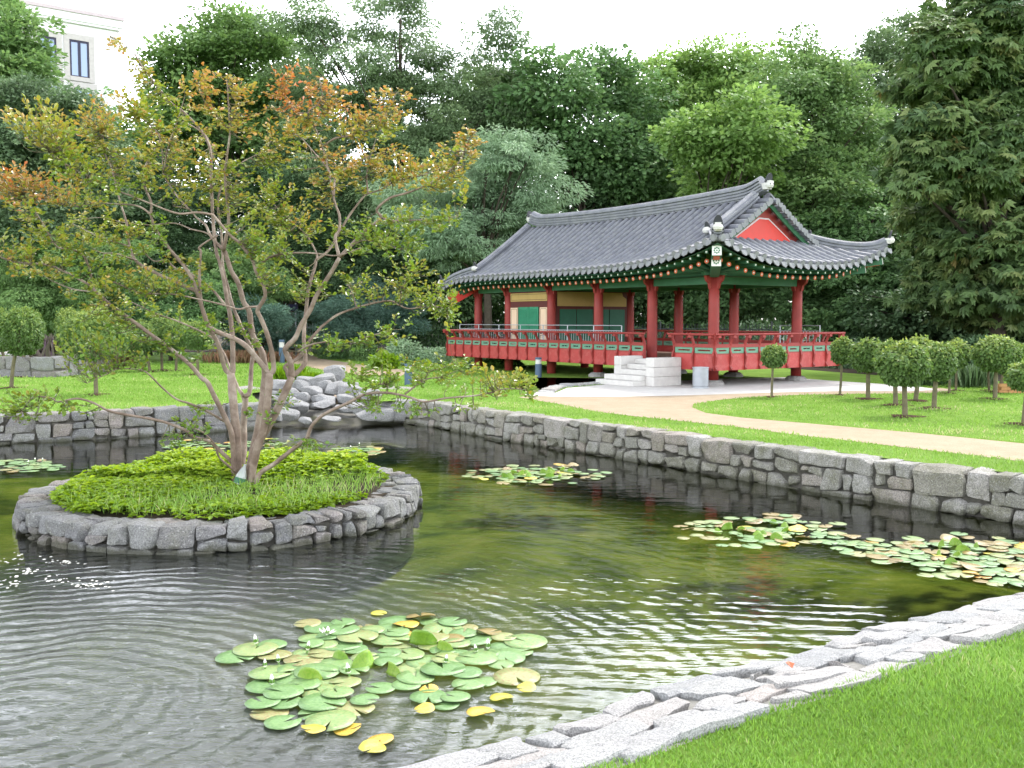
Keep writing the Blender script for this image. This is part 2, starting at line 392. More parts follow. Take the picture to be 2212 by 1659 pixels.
M['blade'] = leaf_mat('grass_blades', [(0,(.115,.225,.034)),(.45,(.185,.34,.06)),(.75,(.245,.40,.09)),(.92,(.33,.42,.14)),(1,(.43,.42,.22))], trans=.35, rough=.5, spec=.2)

def pad_mat(name, stops, rough=.3):
    m, n, l, b, o = nmat(name)
    tc = n.new('ShaderNodeTexCoord'); oi = n.new('ShaderNodeObjectInfo')
    ad = n.new('ShaderNodeVectorMath'); ad.operation = 'MULTIPLY_ADD'; ad.inputs[1].default_value = (1,1,1)
    cb = n.new('ShaderNodeCombineXYZ'); mu = n.new('ShaderNodeMath'); mu.operation = 'MULTIPLY'; mu.inputs[1].default_value = 37
    l.new(oi.outputs['Random'], mu.inputs[0]); l.new(mu.outputs[0], cb.inputs[0]); l.new(mu.outputs[0], cb.inputs[1])
    l.new(tc.outputs['Object'], ad.inputs[0]); l.new(cb.outputs[0], ad.inputs[2])
    z = n.new('ShaderNodeTexNoise'); z.inputs['Scale'].default_value = 7; z.inputs['Detail'].default_value = 6; z.inputs['Roughness'].default_value = .7; l.new(ad.outputs[0], z.inputs['Vector'])
    a2 = n.new('ShaderNodeMath'); a2.operation = 'MULTIPLY_ADD'; a2.inputs[1].default_value = .22; a2.inputs[2].default_value = -.11
    l.new(oi.outputs['Random'], a2.inputs[0])
    a3 = n.new('ShaderNodeMath'); a3.operation = 'ADD'; l.new(a2.outputs[0], a3.inputs[0]); l.new(z.outputs['Fac'], a3.inputs[1])
    r = ramp(n, stops); l.new(a3.outputs[0], r.inputs['Fac'])
    gt = n.new('ShaderNodeTexGradient'); gt.gradient_type = 'RADIAL'; l.new(tc.outputs['Object'], gt.inputs['Vector'])
    v1 = n.new('ShaderNodeMath'); v1.operation = 'MULTIPLY'; v1.inputs[1].default_value = 15; l.new(gt.outputs['Fac'], v1.inputs[0])
    v2 = n.new('ShaderNodeMath'); v2.operation = 'PINGPONG'; v2.inputs[1].default_value = .5; l.new(v1.outputs[0], v2.inputs[0])
    vr = ramp(n, [(.0, (.75,)*3), (.12, (0,)*3)]); l.new(v2.outputs[0], vr.inputs['Fac'])
    vm = n.new('ShaderNodeMix'); vm.data_type = 'RGBA'; vm.blend_type = 'MULTIPLY'; l.new(vr.outputs['Color'], vm.inputs['Factor']); l.new(r.outputs['Color'], vm.inputs['A']); vm.inputs['B'].default_value = (.66,.72,.55,1)
    l.new(vm.outputs['Result'], b.inputs['Base Color'])
    b.inputs['Roughness'].default_value = rough; b.inputs['Specular IOR Level'].default_value = .5
    bp = n.new('ShaderNodeBump'); bp.inputs['Strength'].default_value = .3; bp.inputs['Distance'].default_value = .02
    l.new(z.outputs['Fac'], bp.inputs['Height']); l.new(bp.outputs['Normal'], b.inputs['Normal'])
    return m
M['pad'] = pad_mat('pad_green', [(.28,(.10,.20,.065)),(.46,(.155,.275,.10)),(.6,(.21,.32,.12)),(.7,(.30,.29,.11)),(.78,(.26,.16,.07))])
M['pad_worn'] = pad_mat('pad_worn', [(.32,(.17,.28,.10)),(.48,(.26,.33,.13)),(.6,(.30,.26,.11)),(.72,(.20,.13,.06))])
M['pad_yellow'] = pad_mat('pad_yellow', [(.3,(.30,.40,.05)),(.45,(.55,.46,.06)),(.6,(.60,.30,.06)),(.72,(.25,.13,.05))])
M['pad_upright'] = pad_mat('pad_upright', [(.3,(.12,.25,.02)),(.55,(.20,.34,.03)),(.75,(.27,.36,.06))], rough=.4)
M['pad_brown'] = pad_mat('pad_brown', [(.3,(.20,.15,.05)),(.5,(.29,.22,.075)),(.7,(.14,.10,.045))])

# water: clear, tinted, fresnel reflection of sky and trees
SRC = G(30, 1545, 0.0)
m = bpy.data.materials.new('pond_water'); m.use_nodes = True; n = m.node_tree.nodes; l = m.node_tree.links; n.clear()
o = n.new('ShaderNodeOutputMaterial'); tr = n.new('ShaderNodeBsdfTransparent'); tr.inputs['Color'].default_value = (.76,.81,.54,1)
gl = n.new('ShaderNodeBsdfGlossy'); gl.inputs['Roughness'].default_value = .02; gl.inputs['Color'].default_value = (1,1,1,1)
fr = n.new('ShaderNodeFresnel'); fr.inputs['IOR'].default_value = 1.40
mx = n.new('ShaderNodeMixShader'); tc = n.new('ShaderNodeTexCoord')
def vnoise(scale, rot, dist, det):
    mp = n.new('ShaderNodeMapping'); mp.inputs['Rotation'].default_value = (0,0,rot); mp.inputs['Scale'].default_value = scale
    l.new(tc.outputs['Object'], mp.inputs['Vector'])
    z = n.new('ShaderNodeTexNoise'); z.inputs['Scale'].default_value = 1; z.inputs['Detail'].default_value = det; z.inputs['Distortion'].default_value = dist; z.inputs['Roughness'].default_value = .5
    l.new(mp.outputs[0], z.inputs['Vector']); return z.outputs['Fac']
def mth(op, a, b=None, c=None):
    x = n.new('ShaderNodeMath'); x.operation = op
    for i, v in enumerate((a, b, c)):
        if v is None: continue
        if isinstance(v, (int, float)): x.inputs[i].default_value = v
        else: l.new(v, x.inputs[i])
    return x.outputs[0]
d_ = n.new('ShaderNodeVectorMath'); d_.operation = 'DISTANCE'; l.new(tc.outputs['Object'], d_.inputs[0]); d_.inputs[1].default_value = tuple(SRC)
dist = d_.outputs['Value']
wob = vnoise((1.6,1.6,1), 0, 0, 3)
ph = mth('MULTIPLY_ADD', wob, 14.0, mth('MULTIPLY', dist, 2*PI/.17))
fall = mth('DIVIDE', 1.0, mth('ADD', 1.0, mth('POWER', mth('MULTIPLY', dist, .30), 4.0)))
rings = mth('MULTIPLY', mth('MULTIPLY', mth('SINE', ph), fall), mth('MULTIPLY_ADD', vnoise((.9,1.6,1), .6, .5, 3), 2.2, -.15))
near = mth('DIVIDE', 1.0, mth('ADD', 1.0, mth('POWER', mth('MULTIPLY', dist, .40), 4.0)))
sep = n.new('ShaderNodeSeparateXYZ'); l.new(tc.outputs['Object'], sep.inputs[0])
wob2 = vnoise((.55,1.1,1), 0, .3, 3)
pl = mth('MULTIPLY_ADD', sep.outputs['X'], .24*2*PI/.20, mth('MULTIPLY', sep.outputs['Y'], 2*PI/.20))
pl = mth('SINE', mth('MULTIPLY_ADD', wob2, 17.0, pl))
patch = vnoise((.45,.5,1), .3, .2, 2)
patch = mth('MULTIPLY', mth('MAXIMUM', mth('SUBTRACT', patch, .36), 0.0), 2.6)
yy_ = sep.outputs['Y']
nearband = mth('MAXIMUM', mth('MINIMUM', mth('MULTIPLY', mth('SUBTRACT', 9.4, mth('MULTIPLY_ADD', wob2, 2.0, yy_)), .45), 1.0), .0)
pl = mth('MULTIPLY', mth('MULTIPLY', pl, nearband), mth('MULTIPLY', patch, mth('SUBTRACT', 1.0, mth('MULTIPLY', near, .8))))
big = vnoise((1.1,5.2,1), .10, .4, 2)
fine = vnoise((4.5,19,1), .14, .3, 2)
chop = mth('MULTIPLY', vnoise((9,16,1), .5, .8, 5), mth('MULTIPLY', near, .45))
h1 = mth('MULTIPLY_ADD', rings, .22, mth('MULTIPLY', big, mth('MULTIPLY_ADD', nearband, .30, .25)))
h2 = mth('MULTIPLY_ADD', fine, mth('MULTIPLY_ADD', nearband, .05, .07), h1)
h3 = mth('ADD', mth('MULTIPLY_ADD', pl, .19, h2), chop)
bp = n.new('ShaderNodeBump'); bp.inputs['Strength'].default_value = 1.0; bp.inputs['Distance'].default_value = .018
l.new(h3, bp.inputs['Height'])
l.new(bp.outputs['Normal'], gl.inputs['Normal']); l.new(bp.outputs['Normal'], fr.inputs['Normal'])
df = n.new('ShaderNodeBsdfDiffuse'); df.inputs['Color'].default_value = (.10,.108,.106,1)
fz = vnoise((2.6,8.0,1), .42, 1.6, 4)
crease = mth('MINIMUM', mth('MULTIPLY_ADD', mth('ABSOLUTE', mth('SUBTRACT', fz, .5)), 11.0, .55), 1.0)
fcl = mth('MULTIPLY', crease, mth('MULTIPLY', near, .85))
m2_ = n.new('ShaderNodeMixShader'); l.new(fcl, m2_.inputs[0]); l.new(tr.outputs[0], m2_.inputs[1]); l.new(df.outputs[0], m2_.inputs[2]); l.new(bp.outputs['Normal'], df.inputs['Normal'])
l.new(fr.outputs[0], mx.inputs[0]); l.new(m2_.outputs[0], mx.inputs[1]); l.new(gl.outputs[0], mx.inputs[2]); l.new(mx.outputs[0], o.inputs['Surface'])
M['water'] = m
M['pond_bed'] = mat('pond_bed', (.10,.105,.02), (.05,.06,.015), rough=1, scale=1.4, detail=9, spec=0, bump=.5, bscale=10, stops=[(.34,(.06,.085,.02)),(.46,(.145,.185,.038)),(.58,(.235,.265,.07)),(.72,(.33,.32,.15))])
# ================================================================== ground, pond, paths
LZ = 0.5                                                            # lawn height over the water
RW = [G(x, y, 0) for x, y in [(2212,1135),(1922,1090),(1608,1039),(1422,1007),(1299,986),(1208,972.6),(1111,956),(1049,945.6),(931,923),(868,916)]]
RW = [RW[0] + (RW[0]-RW[1])*.62] + RW
LW = [G(x, y, 0) for x, y in [(588,926),(497,931),(295,944.6),(158.5,952.7),(0,959.4)]]
LW = LW + [LW[-1] + (LW[-1]-LW[-2])*2.2]
BANK = [G(x, y, .36) for x, y in [(930,1638),(1108,1601),(1220,1572),(1296,1543),(1449,1490),(1553,1466),(1652,1445),(1735,1420),(1797,1395),(1847,1383),(1954,1358),(2054,1333),(2178,1296),(2212,1283)]]
BIN = [G(x, y, .50) for x, y in [(1310,1659),(1420,1627),(1561,1569),(1660,1540),(1797,1499),(1896,1466),(1967,1441),(2054,1416),(2153,1387),(2212,1372)]]
d0 = norm(BANK[3]-BANK[0]); d1 = norm(BANK[-1]-BANK[-4])
BANK = [BANK[0]-d0*1.6, BANK[0]-d0*.5] + BANK + [BANK[-1]+d1*1.2, BANK[-1]+d1*2.4]
e0 = norm(BIN[2]-BIN[0]); e1 = norm(BIN[-1]-BIN[-3])
BIN = [BIN[0]-e0*2.6, BIN[0]-e0*1.0] + BIN + [BIN[-1]+e1*1.3, BIN[-1]+e1*2.3]

def push(P, k):                                                     # shift a polyline to its right (k>0) in plan
    P = np.array(P)[:, :2]; T = norm(np.gradient(P, axis=0)); N = np.stack([T[:,1], -T[:,0]], -1)
    return P + N*k
rw_back = push(RW, .33); lw_back = push(LW, .33)
INLET = [(-2.95,20.2),(-3.2,22.0),(-3.8,24.3),(-5.6,24.5),(-6.1,22.6),(-5.3,20.3)]
bank_mid = (np.array(spline(BANK,4))[:, :2]*.5)
def resample(P, n):
    P = np.asarray(P, float); s = np.concatenate([[0], np.cumsum(np.linalg.norm(np.diff(P, axis=0), axis=1))])
    t = np.linspace(0, s[-1], n); return np.stack([np.interp(t, s, P[:, i]) for i in range(P.shape[1])], -1), s[-1]
_d = norm(np.array([3.84, 2.55])); _n = np.array([-_d[1], _d[0]])
_st = np.linspace(-1.9, 6.6, 24)                                    # stations along the bank, edges taken square to it
def _edge(P):
    P = np.array(P)[:, :2]; a = P @ _d; o_ = np.argsort(a); return np.stack([_st*_d[0]+np.interp(_st, a[o_], (P@_n)[o_])*_n[0], _st*_d[1]+np.interp(_st, a[o_], (P@_n)[o_])*_n[1]], -1)
bA = _edge(BANK); bB = _edge(BIN); bL = 8.5
bA = bA + (bB-bA)*(.34*np.clip(1-(_st+1.9)/6.0, 0, 1))[:, None]
bmid = bA + (bB - bA)*.97
HOLE = [tuple(p) for p in rw_back] + INLET + [tuple(p) for p in lw_back] + [(-16,6),(-10,-2),(-4,1.0)] + [tuple(p[:2]) for p in bmid]
CH = [G(x, y, LZ)[:2] for x, y in [(1112,838),(1150,847),(1196,849),(1222,837),(1300,830),(1348,826),(1330,817),(1120,815)]]
far = [(-500,-60),(500,-60),(500,700),(-500,700)]
tag(flat_poly('lawn', far, [HOLE, CH], LZ, M['lawn']), 'flat green lawn around the stone edged pond', 'lawn', kind='structure')
# pond bed and water
bed = MB()
gx, gy = np.meshgrid(np.linspace(-20, 9, 60), np.linspace(-4, 27, 60), indexing='ij')
t1 = TN(3, .9)
zz = -.62 + .10*t1(np.stack([gx.ravel(), gy.ravel(), 0*gx.ravel()], -1)).reshape(gx.shape)
bed.grid(np.stack([gx, gy, zz], -1).transpose(1,0,2)[:, ::1]); tag(bed.build('pond_bed', M['pond_bed'], smooth=True), 'mossy green pond floor under the water', 'pond bed', kind='structure')
wp = [tuple(p[:2]) for p in push(RW, .1)] + [(-2.8,21.2),(-3.4,22.6),(-4.6,22.6),(-5.6,21.2)] + [tuple(p[:2]) for p in push(LW, .1)] + [(-16,6),(-10,-2),(-4,1.0)] + [tuple(p[:2]) for p in bA]
tag(flat_poly('water', wp, [], 0.0, M['water']), 'rippled green pond water with sky reflections', 'water', kind='structure')
# stream bed rising under the rock pile, and the dry channel under the pavilion
sb = MB(); A = []
for Y in np.linspace(19.6, 25.2, 12):
    f = (Y-19.6)/5.6; row = []
    for X in np.linspace(-7.0, -2.2, 12):
        z = -.35 + .95*min(1, max(0, (f-.12)/.75)) + .05*math.sin(X*5+Y*3) - .25*math.exp(-((X+4.1+.25*(Y-20))/.5)**2)*(1-f)
        row.append((X, Y, min(z, .47 if f > .9 else z)))
    A.append(row)
sb.grid(np.array(A)[:, ::-1]); tag(sb.build('stream_bed', M['mortar'], smooth=True), 'stony stream bed rising below the rock pile', 'stream bed', kind='structure')
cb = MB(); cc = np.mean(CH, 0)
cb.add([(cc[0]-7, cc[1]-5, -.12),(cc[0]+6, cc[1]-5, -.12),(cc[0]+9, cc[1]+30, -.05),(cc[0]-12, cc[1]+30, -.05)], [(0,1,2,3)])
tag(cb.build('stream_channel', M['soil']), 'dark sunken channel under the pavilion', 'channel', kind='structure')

def sheet(name, pts, z, m, label, cat, k=0):
    P = [G(x, y, z) for x, y in pts]
    if k: P = spline(P + [P[0]], k)[:-1]
    return tag(flat_poly(name, P, [], z, m), label, cat, kind='structure')
sheet('path', [(1120,858),(1135,861),(1210,873),(1281,888),(1370,899),(1458,908),(1590,922),(1728,940),(1979,969),(2212,997),(2420,1024),(2420,978),(2212,958),(1979,935),(1728,913),(1600,902),(1525,892),(1494,880),(1500,873),(1560,863),(1640,857),(1728,853),(1850,851),(1956,850),(2020,848),(2075,843),(2030,838),(1900,838),(1700,838),(1500,842),(1300,847),(1180,850)], LZ+.004, M['sand'], 'pale sandy footpath curving from the pond to the pavilion', 'path')
sheet('pavement', [(1128,853),(1165,846),(1200,848.5),(1225,838),(1300,831),(1350,827),(1480,822),(1560,818),(1700,815),(1790,822),(1900,829),(1990,836),(2030,842),(1960,845),(1840,844.5),(1720,846.5),(1600,850),(1480,854),(1330,857),(1200,857)], LZ+.008, M['paving'], 'white stone paving in front of the pavilion', 'paving')
sheet('path', [(600,762),(655,760),(690,774),(775,787),(860,797),(900,806),(860,813),(770,810),(700,800),(655,790),(600,776)], LZ+.004, M['sand'], 'far sandy path winding past the grey bollards', 'path')
sheet('path', [(-160,757),(0,766),(60,770),(105,765),(60,760),(0,757)], LZ+.004, M['paving'], 'white gravel path at the far left behind topiary trees', 'path')
wf = [(-70,47),(-14,52),(-2,47),(3.5,41),(9,36.5),(11.5,29.6),(12.5,27.6),(16.5,25.6),(26,24.6),(60,24),(60,200),(-70,200)]
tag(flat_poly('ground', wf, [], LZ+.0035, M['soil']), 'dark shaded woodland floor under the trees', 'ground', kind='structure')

# ------------------------------------------------------------------ stonework
def cube_tpl(n):
    key = {}; V = []; F = []
    def vid(p):
        k = tuple(np.round(p, 5))
        if k not in key: key[k] = len(V); V.append(p)
        return key[k]
    g = np.linspace(-1, 1, n+1)
    for ax in range(3):
        for sg in (-1, 1):
            for i in range(n):
                for j in range(n):
                    q = []
                    for a, b in ((i,j),(i+1,j),(i+1,j+1),(i,j+1)):
                        p = np.zeros(3); p[ax] = sg; p[(ax+1)%3] = g[a]; p[(ax+2)%3] = g[b]; q.append(vid(p))
                    F.append(q if sg > 0 else q[::-1])
    return np.array(V), np.array(F)
TPL6 = cube_tpl(6); TPL9 = cube_tpl(9); TPL7 = cube_tpl(7)
def superq(V, k): return V / ((np.abs(V)**k).sum(1)**(1/k))[:, None]

def rubble(L, H, amin, amax, seed, wide=1.7):
    r = np.random.RandomState(seed); out = []
    def rec(s0, s1, u0, u1):
        w, h = s1-s0, u1-u0; tgt = r.uniform(amin, amax)
        if max(w/wide, h) < tgt or (w*h < tgt*tgt*1.15 and w/h < 2.6 and h/w < 1.7): out.append((s0, s1, u0, u1)); return
        if w/h > 1.15 + r.rand()*.5:
            c = s0 + w*r.uniform(.32, .68); rec(s0, c, u0, u1); rec(c, s1, u0, u1)
        else:
            c = u0 + h*r.uniform(.36, .64); rec(s0, s1, u0, c); rec(s0, s1, c, u1)
    n = max(1, int(L/(amax*2.3))); ed = np.linspace(0, L, n+1); ed[1:-1] += r.uniform(-.25, .25, n-1)*L/n
    for i in range(n): rec(ed[i], ed[i+1], 0, H)
    return out

def stone(mb, fmap, rect, w0, w1, seed, k=7.5, amp=.02, gap=.005, jit=.03, jtop=True, mi=0):
    r = np.random.RandomState(seed); V, F = TPL7
    P = superq(V, r.uniform(9, 18)); s0, s1, u0, u1 = rect
    for _ in range(r.randint(3, 7)):                                  # knocked off corners and edges
        nn = norm(r.normal(size=3)*np.array([1, .8, 1])); h = (P@nn).max()*r.uniform(.72, .93); d = P@nn-h; P = P-np.where(d > 0, d, 0)[:, None]*nn
    J = r.uniform(-jit, jit, (4, 2)); g = gap*r.uniform(.6, 1.4)
    if not jtop: J[2:, 1] *= .35
    C = np.array([[s0+g, u0+g],[s1-g, u0+g],[s1-g, u1-g],[s0+g, u1-g]]) + J
    a, b = (P[:,0]+1)/2, (P[:,2]+1)/2
    su = (1-a)[:,None]*(1-b)[:,None]*C[0] + a[:,None]*(1-b)[:,None]*C[1] + a[:,None]*b[:,None]*C[2] + (1-a)[:,None]*b[:,None]*C[3]
    tn = TN(seed, 9, 9); tn2 = TN(seed+77, 22, 9)
    q = np.stack([su[:,0], su[:,1], P[:,1]*.15], -1)
    nz = amp*(tn(q) + .45*tn2(q))
    off = r.uniform(-amp, amp*1.5)
    w = w0 + (w1-w0)*(P[:,1]+1)/2 + off + nz*np.sign(P[:,1]+.2) * 1.0
    su = su + (P[:,[0,2]]*nz[:,None])*.5
    mb.add(fmap(su[:,0], su[:,1], w), F, mi)

def line_map(front, z0, flip=1, batter=.0):
    P = np.asarray(front, float)[:, :2]; s = np.concatenate([[0], np.cumsum(np.linalg.norm(np.diff(P, axis=0), axis=1))])
    T = norm(np.gradient(P, axis=0)); N = np.stack([T[:,1], -T[:,0]], -1)*flip
    def f(a, u, w):
        x = np.interp(a, s, P[:,0]); y = np.interp(a, s, P[:,1]); nx = np.interp(a, s, N[:,0]); ny = np.interp(a, s, N[:,1])
        ww = w + batter*u
        return np.stack([x+nx*ww, y+ny*ww, z0+u], -1)
    return f, s[-1]

def wall(name, front, z0, z1, depth, mats, label, cat, seed, amin=.22, amax=.42, flip=1, amp=.014, coreback=None):
    f, L = line_map(front, z0, flip, .05); H = z1-z0; mb = MB()
    for i, rc in enumerate(rubble(L, H, amin, amax, seed)):
        top = rc[3] > H-.01
        stone(mb, f, rc, 0, depth*(.9 if top else .6), seed*1000+i, amp=amp, jit=.032, jtop=False)
    a = np.linspace(0, L, 60)
    A = np.stack([f(a, np.full(60, u), np.full(60, w)) for u, w in ((-.1,.075),(H-.06,.075),(H-.035,depth))])
    mb.grid(A, 1); mb.grid(A[:, ::-1], 1)
    o = mb.build(name, mats, smooth=False); return tag(o, label, cat)
wall('stone_wall', spline(RW,3), -.22, .515, .46, [M['granite'], M['joint']], 'long mossy rubble stone retaining wall along the pond below the sandy path', 'stone wall', 11, amin=.20, amax=.40)
wall('stone_wall', spline(LW,3), -.22, .53, .46, [M['granite_grey'], M['joint']], 'grey stone retaining wall on the far left side of the pond, behind the island', 'stone wall', 12, amin=.22, amax=.42)
# planted island ring
IC = np.array([-3.30, 11.22]); IR = 2.23
ang = np.linspace(0, 2*PI, 97); ring = np.stack([IC[0]+IR*np.cos(-ang), IC[1]+IR*np.sin(-ang)], -1)
isl = thing('island', 'round low stone walled island in the pond carrying the crape myrtle', 'island', (0,0,0))
mb = MB(); f, L = line_map(ring, -.2, 1, .06)
for i, rc in enumerate(rubble(L, .47, .15, .27, 5)): stone(mb, f, rc, 0, .26, 5000+i, k=7, amp=.018, jit=.025)
for i, rc in enumerate(rubble(L*.9, .16, .16, .3, 6, wide=2.2)):
    rc2 = (rc[0]/.9, rc[1]/.9, .29, .455)
    if rc[2] < .02: stone(mb, f, rc2, .21, .43, 5600+i, k=4.5, amp=.016, jit=.02)
a = np.linspace(0, L, 80); A = np.stack([f(a, np.full(80, u), np.full(80, w)) for u, w in ((-.3,.1),(.38,.1),(.40,.5))]); mb.grid(A, 1); mb.grid(A[:, ::-1], 1)
mb.build('ring_wall', [M['granite_grey'], M['joint']], isl, smooth=False)
mb = MB(); rr = np.linspace(0, IR-.3, 9); aa = np.linspace(0, 2*PI, 41); t1 = TN(21, 2.5)
A = np.array([[(IC[0]+r*math.cos(t), IC[1]+r*math.sin(t), .22+.035*(1-(r/IR)**2)+.015*t1(np.array([[r*math.cos(t), r*math.sin(t), 0]]))[0]) for t in aa] for r in rr]); mb.grid(A)
mb.build('soil_bed', M['soil'], isl, smooth=True)

# near bank: big flat edging stones bedded in mortar
mb = MB(); sA = np.linspace(0, bL, 24)
def bank_map(a, u, w):                                              # u: 0 water .. 1 grass, w: 0 top .. depth down
    P0 = np.stack([np.interp(a, sA, bA[:, i]) for i in range(2)], -1); P1 = np.stack([np.interp(a, sA, bB[:, i]) for i in range(2)], -1)
    xy = P0 + (P1-P0)*u[:, None]; z = .40 + .125*u - w
    return np.stack([xy[:,0], xy[:,1], z], -1)
r = np.random.RandomState(31); wid = .86; k = 0
for rc in rubble(bL, wid, .19, .40, 43, wide=1.25):
    rc2 = (rc[0], rc[1], rc[2]/wid, rc[3]/wid)
    s0, s1, u0, u1 = rc; V, F = TPL9; seed = 900+k; k += 1
    rs = np.random.RandomState(seed); P = superq(V, rs.uniform(12, 22)); J = rs.uniform(-.075, .075, (4,2)); g = -.004
    for _ in range(rs.randint(3, 7)):
        nn = norm(rs.normal(size=3)*np.array([1, 1, .12])); h = (P@nn).max()*rs.uniform(.78, .95); d_c = P@nn-h; P = P-np.where(d_c > 0, d_c, 0)[:, None]*nn
    C = np.array([[s0+g,u0+g],[s1-g,u0+g],[s1-g,u1-g],[s0+g,u1-g]]) + J
    a, b = (P[:,0]+1)/2, (P[:,1]+1)/2
    su = (1-a)[:,None]*(1-b)[:,None]*C[0]+a[:,None]*(1-b)[:,None]*C[1]+a[:,None]*b[:,None]*C[2]+(1-a)[:,None]*b[:,None]*C[3]
    q = np.concatenate([su, P[:, 2:]*.1], 1); nz = .007*TN(seed, 5, 9)(q) + .006*TN(seed+9, 19, 9)(q)
    su = su + P[:, :2]*TN(seed+5, 7, 7)(q)[:, None]*.022
    th = .20 if u0 > .05 else .42
    w = th*(1-P[:,2])/2 - .012 - np.where(P[:,2] > 0, nz, 0) + rs.uniform(-.008, .007)
    mb.add(bank_map(su[:,0], su[:,1]/wid, w), F, 0)
a = np.linspace(0, bL, 40); A = np.stack([bank_map(a, np.full(40, u), np.full(40, w)) for u, w in ((.05,.6),(.06,.022),(.5,.016),(.97,.018),(1.25,.07))]); mb.grid(A[::-1], 1)
tag(mb.build('stone_edging', [M['granite_pale'], M['mortar']], smooth=False), 'pale flat stone edging laid in mortar beside the near grass bank', 'stone edging')

# boulders of the rock pile, each a thing
def boulder(name, c, size, seed, m, label, group, rz=None):
    r = np.random.RandomState(seed); V, F = TPL9; P = superq(V, 5.0)
    for _ in range(10):
        nn = norm(r.normal(size=3)); h = (P@nn).max()*r.uniform(.62, .86); d = P @ nn - h; P = P - np.where(d > 0, d, 0)[:, None]*nn
    P = P + P*(.018*TN(seed, 3.2, 8)(P) + .012*TN(seed+3, 9, 8)(P))[:, None]
    P = P*np.asarray(size); t = r.uniform(-.35, .35); R = Matrix.Rotation(r.uniform(0, 6.28) if rz is None else rz, 3, 'Z') @ Matrix.Rotation(t, 3, 'Y')
    P = P @ np.array(R).T; zlo = P[:,2].min(); P[:,2] -= zlo
    mb = MB(); mb.add(P, F); o = mb.build(name, m, smooth=False); o.location = (c[0], c[1], c[2]+zlo*.0 - size[2]*.95)
    o.data.polygons.foreach_set('use_smooth', np.full(len(o.data.polygons), False))
    return tag(o, label, 'boulder', group)
ROCKS = [(725,817,46,34),(708,826,22,14),(660,824,34,16),(690,838,62,28),(606,840,48,24),(633,842,34,26),(655,845,34,28),(700,846,30,28),(757,834,30,16),
 (674,860,42,32),(722,853,42,34),(752,856,46,34),(633,857,28,22),(652,867,34,24),(604,863,44,26),(580,874,40,24),
 (687,868,26,18),(703,875,38,24),(730,869,24,18),(746,872,32,22),(620,880,44,26),(644,888,38,26),(692,884,52,20),(749,889,44,16),
 (792,874,58,38),(773,894,38,26),(812,902,76,32),(860,899,70,46),(622,903,44,26),(590,908,36,28),(663,914,28,14),(711,908,42,10)]
LB = ['largest pale boulder crowning the rock pile','small flat boulder left of the crowning boulder','low boulder on the upper left rim of the rock pile','wide grey slab just below the crowning boulder','square boulder at the far left end of the rock pile top','upright grey boulder beside the square left boulder','dark grey split boulder left of centre in the rock pile','small steep boulder under the wide slab','little boulder on the right rim behind the rock pile',
 'tilted grey boulder leaning right in the middle of the rock pile','big white boulder right of the tilted boulder','broad white boulder on the right shoulder of the rock pile','small boulder wedged below the upright grey boulder','bluish boulder above the dark wedge stone','long boulder at left edge of the rock pile mid height','leftmost boulder where lawn meets the rock pile',
 'small boulder at the foot of the tilted boulder','pale boulder in the middle just above the stream','rusty orange boulder in the rock pile','narrow boulder right of the rusty orange one','pale boulder left of the stream mouth, mid height','dark wedge shaped boulder left of the stream mouth','long low boulder across the stream mouth','low flat boulder right of the stream mouth',
 'large white slab right of the stream mouth','grey boulder at water level under the large white slab','long flat boulder at the pond edge right of stream','big boulder where the long mossy wall begins','rounded white boulder at the waterline left of stream','grey boulder beside the end of the left wall','small white boulder sitting in shallow water at the stream mouth','thin flat stone barely above water at the stream mouth']
for i, (x, y, w, h) in enumerate(ROCKS):
    Y = 20.2 + max(0, (914-y))*.044
    c = PY(x, y, Y); k = Y/FPX
    boulder('boulder', c + np.array([0,0,h*k*.25]), (w*k*.57, w*k*.54, h*k*.53), 60+i, M['boulder_rust'] if i == 18 else M['boulder'], LB[i], 'boulders of the rock pile', rz=rng.uniform(-.4,.4))
# stone kerb of the channel by the paving
kp = [G(x, y, LZ) for x, y in [(1196,848.5),(1222,837),(1262,833),(1300,830.5),(1350,827)]]
wall('stone_kerb', kp, -.1, .56, .4, [M['granite_pale'], M['joint']], 'short pale stone kerb between white paving and sunken channel', 'kerb', 17, amin=.25, amax=.4, flip=-1)
# raised bed wall at the far left
rb = [G(-80,812,LZ), G(0,814,LZ), G(117,815.5,LZ)]
rb2 = rb + [rb[-1] + np.array([.5,3.,0])]
wall('stone_wall', rb2, .40, 1.12, .5, [M['granite_grey'], M['joint']], 'short raised stone wall behind the leftmost topiary trees', 'stone wall', 19, amin=.35, amax=.6, flip=-1)
